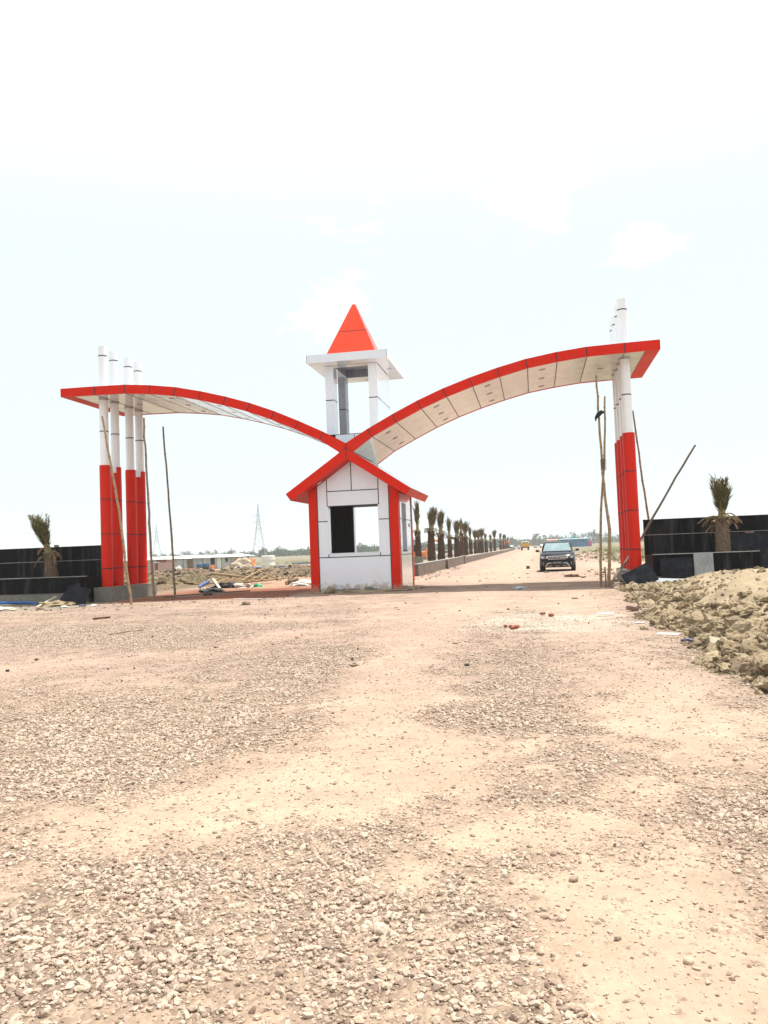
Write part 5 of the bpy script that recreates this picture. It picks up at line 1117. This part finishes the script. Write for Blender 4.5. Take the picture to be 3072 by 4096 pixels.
# bare twigs of a thorn tree at the far left edge
b = MB(); r_ = random.Random(3)
def br(p, d, ln, r0, dep):
    q_ = p + d*ln; b.tube([p, p + d*ln*.5 + Vector((r_.gauss(0, .03), 0, r_.gauss(0, .03)))*ln, q_], [r0, r0*.8, r0*.6], M['trunkl'], 4, False)
    if dep:
        for _ in range(3): br(q_, (d + Vector((r_.gauss(0, .6), r_.gauss(0, .6), r_.gauss(.05, .45)))).normalized(), ln*.68, r0*.58, dep - 1)
bt = empty('bare_tree', (-39.8, 52, 0), 'leafless thorn tree showing over the far left of the black wall', 'tree'); br(Vector((-39.8, 52, 0)), Vector((.1, 0, 1)), 1.5, .05, 5); o = b.build('branches'); parent_world(o, bt)

# ------------------------------------------------------------------ far sheds and parked things
s = MB(); z0 = H(14, 300)
bs = empty('blue_shed', (14, 300, 0), 'long low blue shed in the haze right of the car', 'shed'); s.box((9.0, 300, z0), (18.9, 306, 2.85), mat('blue_shed_wall', (.06, .16, .30), .6, var=.25, vscale=.6)); s.build('wall', bs)
s = MB(); s.prism([(299.5, 2.85), (306.5, 2.85), (303, 3.15)], 8.7, 19.2, mat('blue_shed_roof', (.25, .36, .45), .5), axis='x'); s.build('roof', bs)
b = MB(); n = 18
hx = [11.9, 12.8, 13.6, 14.2, 14.9, 15.7, 16.6]; hz = [2.95, 3.3, 3.65, 4.0, 3.6, 3.45, 3.0]
b.prism([(11.7, 2.2)] + list(zip(hx, hz)) + [(16.7, 2.2)], 307.5, 311, M['greentarp']); b.box((11.7, 307.5, 0), (16.7, 311, 2.2), M['greentarp']); tag(b.build('tarpaulin_heap'), 'green tarpaulin covered stack behind the blue shed', 'stack')
s = MB(); s.box((19.0, 300.4, 0), (20.3, 303, 1.9), mat('pink_screen', (.55, .12, .28), .7)); tag(s.build('pink_screen'), 'small pink screen at the right end of the blue shed', 'screen')
for i, (x0, x1, m_, l_) in enumerate(((4.4, 6.2, 'pinkroof', 'pale red roofed stall behind the car, left one'), (6.5, 8.1, 'pinkroof2', 'pale red roofed stall behind the car, right one'))):
    s = MB(); mm_ = mat(m_, (.62, .24, .20), .7); s.box((x0, 300, 0), (x1, 303, 2.75), M['tinwall']); e0 = empty('market_stall', ((x0+x1)/2, 301, 0), l_, 'stall'); s.build('wall', e0); s = MB(); s.prism([(299.6, 2.76), (303.4, 2.76), (301.5, 3.15)], x0 - .15, x1 + .15, mm_, axis='x'); s.build('roof', e0)
# tipper truck driving away
TX, TY = -2.72, 216.
tr = empty('tipper_truck', (TX, TY, 0), 'yellow tipper truck driving away in dust along the road', 'truck'); tz = H(TX, TY)
s = MB(); s.bevbox((TX - 1.15, TY, tz + .95), (TX + 1.15, TY + 4.2, tz + 1.85), M['yellow'], .05)
for x in (-1.0, -.35, .35, 1.0): s.box((TX + x - .05, TY - .05, tz + .95), (TX + x + .05, TY, tz + 1.85), M['yellow'])
s.build('tipper_body', tr); s = MB(); s.bevbox((TX - 1.0, TY + 4.3, tz + .7), (TX + 1.0, TY + 5.8, tz + 2.35), M['cabwhite'], .12); s.build('cab', tr); s = MB(); s.box((TX - .8, TY + 4.29, tz + 1.75), (TX + .8, TY + 4.295, tz + 2.1), M['carblack']); s.build('rear_window', tr)
s = MB(); s.box((TX - .45, TY + .1, tz + .6), (TX + .45, TY + 5.5, tz + .94), M['carblack']); s.build('chassis', tr)
def wheel(mb, x, y, z, r_, w_, m1, m2):
    mb.tube([(x - w_/2, y, z), (x - w_*.42, y, z), (x + w_*.42, y, z), (x + w_/2, y, z)], [r_*.88, r_, r_, r_*.88], m1, 24)
for sx_ in (-1, 1):
    for yy_ in (.9, 4.9):
        b = MB(); wheel(b, TX + sx_*.85, TY + yy_, tz + .5, .5, .35 if yy_ > 2 else .5, M['tyre'], M['rim']); b.build('wheel', tr, angle=40)
dm = bpy.data.materials.new('dust_air'); t = nt(dm); out = N(t, 'ShaderNodeOutputMaterial'); pv = N(t, 'ShaderNodeVolumePrincipled'); pv.inputs['Density'].default_value = .10; pv.inputs['Color'].default_value = (.9, .78, .66, 1); L(t, pv, 0, out, 1)
# orange machine glimpsed between the palms
ex = empty('excavator', (-14.6, 101, 0), 'orange digger glimpsed between the fourth and sixth palms', 'excavator'); ez = H(-14.6, 101)
s = MB(); s.bevbox((-15.6, 100.4, ez + .9), (-13.6, 102.8, ez + 1.7), M['excav'], .1); s.bevbox((-15.4, 100.5, ez + 1.7), (-14.5, 101.8, ez + 2.6), M['carblack'], .08); s.build('body', ex); s = MB(); s.bevbox((-15.9, 100, ez), (-13.2, 100.6, ez + .85), M['carblack'], .2); s.bevbox((-15.9, 102.4, ez), (-13.2, 103, ez + .85), M['carblack'], .2); s.build('track', ex)
s = MB(); s.tube([(-13.8, 101.2, ez + 1.5), (-12.6, 101.2, ez + 3.1), (-11.6, 101.2, ez + 2.9)], [.22, .2, .15], M['excav'], 6); s.tube([(-11.6, 101.2, ez + 2.9), (-11.5, 101.2, ez + 1.4)], [.15, .12], M['excav'], 6); s.build('boom', ex)
wv = MB(); wv.tube([(-9.9, 243, 1.9), (-7.5, 243, 2.5)], [.2, .5], M['excav'], 10); wv.box((-10.05, 242.9, 0), (-9.95, 243.1, 2.2), M['steel']); tag(wv.build('warning_cone_flag'), 'orange and white cone shaped flag beyond the last palm', 'flag')
pk = 'vehicles parked far along the median'
for i, (x, y, c_) in enumerate(((-9.0, 262, (.05, .06, .09)), (-7.0, 275, (.5, .5, .52)), (-6.6, 292, (.08, .1, .16)), (1.2, 330, (.7, .7, .7)), (4.0, 345, (.6, .6, .62)), (-3.8, 380, (.7, .68, .66)), (-24, 150, (.7, .7, .7)), (-29, 170, (.68, .68, .7)), (-19.5, 175, (.7, .68, .66)))):
    e0 = empty('parked_car', (x, y, H(x, y)), ['dark car parked past the last palm', 'silver car parked past the last palm', 'navy car behind the silver one past the palms', 'white car in the haze left of the black car', 'pale grey car in the haze just behind the black car', 'white van tiny at the far end of the road', 'white car in the field behind the first palm', 'white car in the field behind the second palm', 'white car in the field behind the third palm'][i], 'car', pk)
    e0.rotation_euler = (0, 0, i*.9); m_ = mat('paint%d' % i, c_, .35, coat=.4)
    s = MB(); s.prism([(-2.1, .35), (2.1, .35), (2.1, .85), (1.3, .95), (.7, 1.42), (-1.1, 1.45), (-1.9, .98), (-2.1, .9)], -.85, .85, m_); o = MB_build(s, 'body'); o.parent = e0
    s = MB(); s.prism([(1.15, .98), (.66, 1.36), (-1.05, 1.38), (-1.7, 1.0)], -.86, .86, M['carblack']); o = MB_build(s, 'windows'); o.parent = e0
    for wx in (-1.3, 1.3):
        for wy in (-.8, .8): s = MB(); s.tube([(wx, wy - .1, .32), (wx, wy + .1, .32)], .32, M['tyre'], 14); o = MB_build(s, 'wheel'); o.parent = e0

# ------------------------------------------------------------------ black compact SUV
CX, CY = 1.10, 43.9
car = empty('suv', (CX, CY, H(CX, CY + 1)), 'black compact car facing the camera on the dusty road', 'car')
def cpart(mb, name, parent=None, angle=None, smooth=False):
    o = MB_build(mb, name, None, (0, 0, 0), smooth, angle); o.parent = parent or car; return o
# body sections along y (0 = nose, toward the camera): y, halfwidth, z bottom, z shoulder, z top
def loft(mb, secs, m, closed=True):
    n = len(secs[0]); vs = [p for s_ in secs for p in s_]
    fs = [(i*n + k_, i*n + (k_+1) % n, (i+1)*n + (k_+1) % n, (i+1)*n + k_) for i in range(len(secs)-1) for k_ in range(n)]
    fs += [tuple(range(n)), tuple(range((len(secs)-1)*n, len(secs)*n))]; mb.add(vs, fs, m)
def sec(y, hw, zb, zs, zt, tw):
    return [(-hw*.86, y, zb), (hw*.86, y, zb), (hw*.98, y, zb + .12), (hw, y, (zb + zs)/2), (hw*.985, y, zs), (tw, y, zt - .02), (tw*.6, y, zt), (-tw*.6, y, zt), (-tw, y, zt - .02), (-hw*.985, y, zs), (-hw, y, (zb + zs)/2), (-hw*.98, y, zb + .12)]
b = MB(); loft(b, [sec(-.02, .70, .30, .72, .84, .60), sec(.08, .82, .24, .80, .93, .68), sec(.30, .875, .22, .87, 1.00, .74), sec(.8, .895, .22, .94, 1.05, .76), sec(1.15, .895, .22, .98, 1.09, .78), sec(1.9, .895, .22, 1.0, 1.09, .80), sec(3.2, .895, .22, 1.02, 1.10, .80), sec(3.8, .87, .26, 1.0, 1.08, .78), sec(3.98, .80, .34, .92, 1.0, .70)], M['carpaint'])
body = cpart(b, 'body', angle=35)
b = MB()
def gsec(y, hb, zb, ht_, zt): return [(-hb, y, zb), (hb, y, zb), (ht_, y, zt - .05), (ht_ - .10, y, zt), (-ht_ + .10, y, zt), (-ht_, y, zt - .05)]
loft(b, [gsec(1.14, .775, 1.08, .765, 1.10), gsec(1.75, .80, 1.08, .655, 1.585), gsec(2.1, .80, 1.08, .645, 1.635), gsec(3.0, .80, 1.08, .64, 1.63), gsec(3.6, .79, 1.08, .63, 1.56), gsec(3.85, .74, 1.06, .66, 1.12)], M['carpaint']); cabin = cpart(b, 'roof', angle=30)
def pane(pts_, nm, m='glass'):
    a_ = MB(); P_ = [Vector(p) for p in pts_]; nrm = (P_[1] - P_[0]).cross(P_[2] - P_[0]).normalized(); a_.add([p + nrm*0 for p in P_], [tuple(range(len(P_)))], M[m]); o = cpart(a_, nm, cabin); sd = o.modifiers.new('s', 'SOLIDIFY'); sd.thickness = .012; sd.offset = 0; return o
pane([(-.72, 1.125, 1.112), (.72, 1.125, 1.112), (.60, 1.675, 1.548), (-.60, 1.675, 1.548)], 'windscreen')
for sg in (-1, 1): pane([(sg*.812, 1.45, 1.12), (sg*.812, 2.35, 1.12), (sg*.70, 2.3, 1.54), (sg*.705, 1.78, 1.54)], 'side_window', 'carblack'); pane([(sg*.812, 2.42, 1.12), (sg*.81, 3.3, 1.12), (sg*.70, 3.15, 1.54), (sg*.70, 2.37, 1.54)], 'side_window', 'carblack')
b = MB()
for x0, x1 in ((-.40, .02), (.18, .60)): b.tube([(x0, 1.15, 1.105), ((x0 + x1)/2, 1.17, 1.13), (x1, 1.17, 1.125)], .012, M['carblack'], 6)
cpart(b, 'wiper', cabin)
b = MB()
for sg in (-1, 1): b.tube([(sg*.60, 1.95, 1.64), (sg*.60, 2.1, 1.675), (sg*.60, 3.2, 1.67), (sg*.60, 3.4, 1.61)], .018, M['silver'], 6)
cpart(b, 'roof_rail', cabin)
b = MB(); b.bevbox((-.52, -.07, .66), (.52, .05, .84), M['carblack'], .02); gril = cpart(b, 'grille')
b = MB(); b.bevbox((-.53, -.085, .815), (.53, -.03, .85), M['chrome'], .01); b.bevbox((-.50, -.095, .735), (-.10, -.04, .765), M['chrome'], .01); b.bevbox((.10, -.095, .735), (.50, -.04, .765), M['chrome'], .01); b.bevbox((-.46, -.085, .665), (.46, -.04, .69), M['chrome'], .01); b.bevbox((-.55, -.08, .72), (-.47, -.03, .84), M['chrome'], .01); b.bevbox((.47, -.08, .72), (.55, -.03, .84), M['chrome'], .01); cpart(b, 'chrome_trim', gril)
b = MB(); b.tube([(-.06, -.11, .71), (.02, -.11, .75), (-.02, -.11, .76), (.06, -.11, .80)], .016, M['chrome'], 5); b.tube([(.055, -.11, .72), (-.055, -.11, .79)], .014, M['chrome'], 5); cpart(b, 'emblem', gril)
for sg in (-1, 1):
    b = MB(); b.prism([(sg*.55, .70), (sg*.60, .83), (sg*.80, .86), (sg*.84, .80), (sg*.74, .70)], -.02, .22, M['lamp']); cpart(b, 'headlight')
    b = MB(); b.bevbox((sg*.70 - .10, -.03, .34), (sg*.70 + .10, .10, .58), M['carblack'], .03); b.box((sg*.70 - .012, -.045, .38), (sg*.70 + .012, -.03, .54), M['silver']); cpart(b, 'fog_light')
    b = MB(); b.prism([(sg*.30, .50), (sg*.50, .50), (sg*.64, .27), (sg*.55, .27), (sg*.45, .43), (sg*.30, .43)], -.075, -.02, M['silver']); cpart(b, 'bumper_trim')
    b = MB(); b.bevbox((sg*1.02 - .10, 1.28, 1.08), (sg*1.02 + .10, 1.42, 1.21), M['carblack'], .04); b.tube([(sg*.86, 1.4, 1.08), (sg*.96, 1.36, 1.11)], .03, M['carblack'], 6); b.box((sg*.93 - .012, 1.275, 1.09), (sg*.93 + .012, 1.285, 1.20), M['chrome']); cpart(b, 'mirror')
b = MB(); b.bevbox((-.62, -.05, .27), (.62, .05, .42), M['carblack'], .02)
for x in (-.36, 0, .36): b.bevbox((x - .10, -.065, .29), (x + .10, -.045, .325), M['silver'], .005)
cpart(b, 'bumper'); b = MB(); b.box((-.27, -.085, .435), (.27, -.066, .535), M['plate']); pl_ = cpart(b, 'number_plate')
fc_ = bpy.data.curves.new('plate_lettering', 'FONT'); fc_.body = 'CR PHC'; fc_.size = .115; fc_.align_x = 'CENTER'; fc_.extrude = .002; fc_.materials.append(M['plateletter'])
fo_ = bpy.data.objects.new('tmp', fc_); me_ = bpy.data.meshes.new_from_object(fo_); me_.name = 'plate_lettering'; fo = bpy.data.objects.new('plate_lettering', me_); col.objects.link(fo); fo.parent = pl_; fo.location = (0, -.088, .445); fo.rotation_euler = (rad(90), 0, 0)
for sx_ in (-1, 1):
    for yy_ in (.72, 3.22):
        b = MB(); wheel(b, sx_*.79, yy_, .325, .33, .22, M['tyre'], M['rim']); w_ = cpart(b, 'wheel', angle=40)
        b = MB(); wheel(b, sx_*.805, yy_, .325, .20, .21, M['rim'], M['rim']); cpart(b, 'rim', w_, angle=40)
        b = MB(); b.tube([(sx_*.70, yy_, .36), (sx_*.897, yy_, .36)], .385, M['carblack'], 24); cpart(b, 'wheel_arch', body, angle=40)
car.scale = (1.05, 1, .985); car.rotation_euler = (0, rad(0), rad(-2.2)); car.location.x = CX + .02

# ------------------------------------------------------------------ haze
hz_ = MB(); hz_.box((-1560, -40, -6), (1560, 2360, 46), M['dark'])
hm = bpy.data.materials.new('hazy_air'); t = nt(hm); out = N(t, 'ShaderNodeOutputMaterial'); pv = N(t, 'ShaderNodeVolumePrincipled'); pv.inputs['Density'].default_value = .00038; pv.inputs['Color'].default_value = (.90, .96, 1, 1); pv.inputs['Anisotropy'].default_value = .2; L(t, pv, 0, out, 1)
hz = hz_.build('haze'); hz.data.materials.clear(); hz.data.materials.append(hm); tag(hz, 'pale summer haze over the fields', 'haze', kind='stuff')

# ------------------------------------------------------------------ sky, sun, camera
sun_dir = Vector((2.0, 1.4, 8.0)).normalized(); el = math.asin(sun_dir.z); az = math.atan2(sun_dir.x, sun_dir.y)
w = bpy.data.worlds.new('World'); S.world = w; w.use_nodes = True; t = w.node_tree; t.nodes.clear()
out = N(t, 'ShaderNodeOutputWorld'); bg = N(t, 'ShaderNodeBackground'); L(t, bg, 0, out, 0); bg.inputs[1].default_value = .08
sk = N(t, 'ShaderNodeTexSky'); sk.sky_type = 'NISHITA'; sk.sun_disc = False; sk.sun_elevation = el; sk.sun_rotation = az; sk.dust_density = 4.; sk.air_density = 1.; sk.ozone_density = 1.
tc = N(t, 'ShaderNodeTexCoord')
mp = N(t, 'ShaderNodeMapping'); mp.inputs['Scale'].default_value = (1, 1, 2.2); mp.inputs['Location'].default_value = (.35, .2, .1); L(t, tc, 'Generated', mp, 0)
n1_ = N(t, 'ShaderNodeTexNoise'); n1_.inputs['Scale'].default_value = 8.; n1_.inputs['Detail'].default_value = 9; n1_.inputs['Roughness'].default_value = .6; n1_.inputs['Distortion'].default_value = .3; L(t, mp, 0, n1_, 'Vector')
cr_ = N(t, 'ShaderNodeMapRange', interpolation_type='SMOOTHSTEP'); cr_.inputs[1].default_value = .54; cr_.inputs[2].default_value = .66; L(t, n1_, 0, cr_, 0)
mxh = N(t, 'ShaderNodeMix', data_type='RGBA'); mxh.inputs[0].default_value = .90; mxh.inputs[7].default_value = (9.5, 10.7, 11.0, 1); L(t, sk, 0, mxh, 6)
mxc = N(t, 'ShaderNodeMix', data_type='RGBA'); mxc.inputs[7].default_value = (11, 11, 11, 1); cf = None
for dvec, rad_, sq in (((-.214, .932, .294), .11, 1.), ((.035, .909, .415), .17, 1.), ((.128, .931, .342), .07, 1.), ((-.24, .83, .50), .25, 1.)):
    mpc = N(t, 'ShaderNodeMapping'); mpc.inputs['Scale'].default_value = (1, 1, 1.7); L(t, tc, 'Generated', mpc, 0)
    vd = N(t, 'ShaderNodeVectorMath', operation='DISTANCE'); vd.inputs[1].default_value = (dvec[0], dvec[1], dvec[2]*1.7); L(t, mpc, 0, vd, 0)
    md_ = N(t, 'ShaderNodeMath', operation='MULTIPLY_ADD'); md_.inputs[1].default_value = -1/rad_; md_.inputs[2].default_value = .62; L(t, vd, 'Value', md_, 0)
    ma_ = N(t, 'ShaderNodeMath', operation='MULTIPLY_ADD'); ma_.inputs[1].default_value = 2.6; L(t, n1_, 0, ma_, 0); L(t, md_, 0, ma_, 2)
    mr_ = N(t, 'ShaderNodeMapRange', interpolation_type='SMOOTHSTEP'); mr_.inputs[1].default_value = 1.25; mr_.inputs[2].default_value = 1.75; mr_.inputs[4].default_value = 1.; L(t, ma_, 0, mr_, 0)
    if cf is None: cf = mr_
    else:
        mq = N(t, 'ShaderNodeMath', operation='MAXIMUM'); L(t, cf, 0, mq, 0); L(t, mr_, 0, mq, 1); cf = mq
cr_ = cf
sp_z = N(t, 'ShaderNodeSeparateXYZ'); L(t, tc, 'Generated', sp_z, 0)
up = N(t, 'ShaderNodeMapRange', interpolation_type='SMOOTHSTEP'); up.inputs[1].default_value = .34; up.inputs[2].default_value = .58; L(t, sp_z, 2, up, 0)
mxm = N(t, 'ShaderNodeMath', operation='MAXIMUM'); L(t, cr_, 0, mxm, 0); L(t, up, 0, mxm, 1); L(t, mxm, 0, mxc, 0); L(t, mxh, 2, mxc, 6); L(t, mxc, 2, bg, 0)
sl_ = bpy.data.lights.new('sun', 'SUN'); sl_.energy = 5.0; sl_.angle = rad(.53); sl_.color = (1, .965, .90); so = bpy.data.objects.new('sun', sl_); col.objects.link(so); so.rotation_euler = sun_dir.to_track_quat('Z', 'Y').to_euler()
cam_d = bpy.data.cameras.new('camera'); cam = bpy.data.objects.new('camera', cam_d); col.objects.link(cam); S.camera = cam
pitch, roll, yaw = rad(2.72), rad(2.2), rad(10.6)
F_ = Vector((-math.sin(yaw)*math.cos(pitch), math.cos(yaw)*math.cos(pitch), math.sin(pitch))); R0 = Vector((math.cos(yaw), math.sin(yaw), 0)); U0 = R0.cross(F_)
R_ = R0*math.cos(roll) - U0*math.sin(roll); U_ = U0*math.cos(roll) + R0*math.sin(roll)
cam.matrix_world = Matrix.Translation((0, 0, 1.5)) @ Matrix((R_, U_, -F_)).transposed().to_4x4()
cam_d.sensor_fit = 'VERTICAL'; cam_d.sensor_height = 36; cam_d.lens = 3200/4096*36; cam_d.clip_start = .05; cam_d.clip_end = 6000
S.render.resolution_x = 768; S.render.resolution_y = 1024
vw = S.view_settings; vw.view_transform = 'Standard'; vw.look = 'None'; vw.exposure = 0.35; vw.gamma = 1.0; vw.use_curve_mapping = False
S.cycles.max_bounces = 6; S.cycles.diffuse_bounces = 3; S.cycles.volume_bounces = 1; S.cycles.use_adaptive_sampling = True; S.cycles.adaptive_threshold = .02
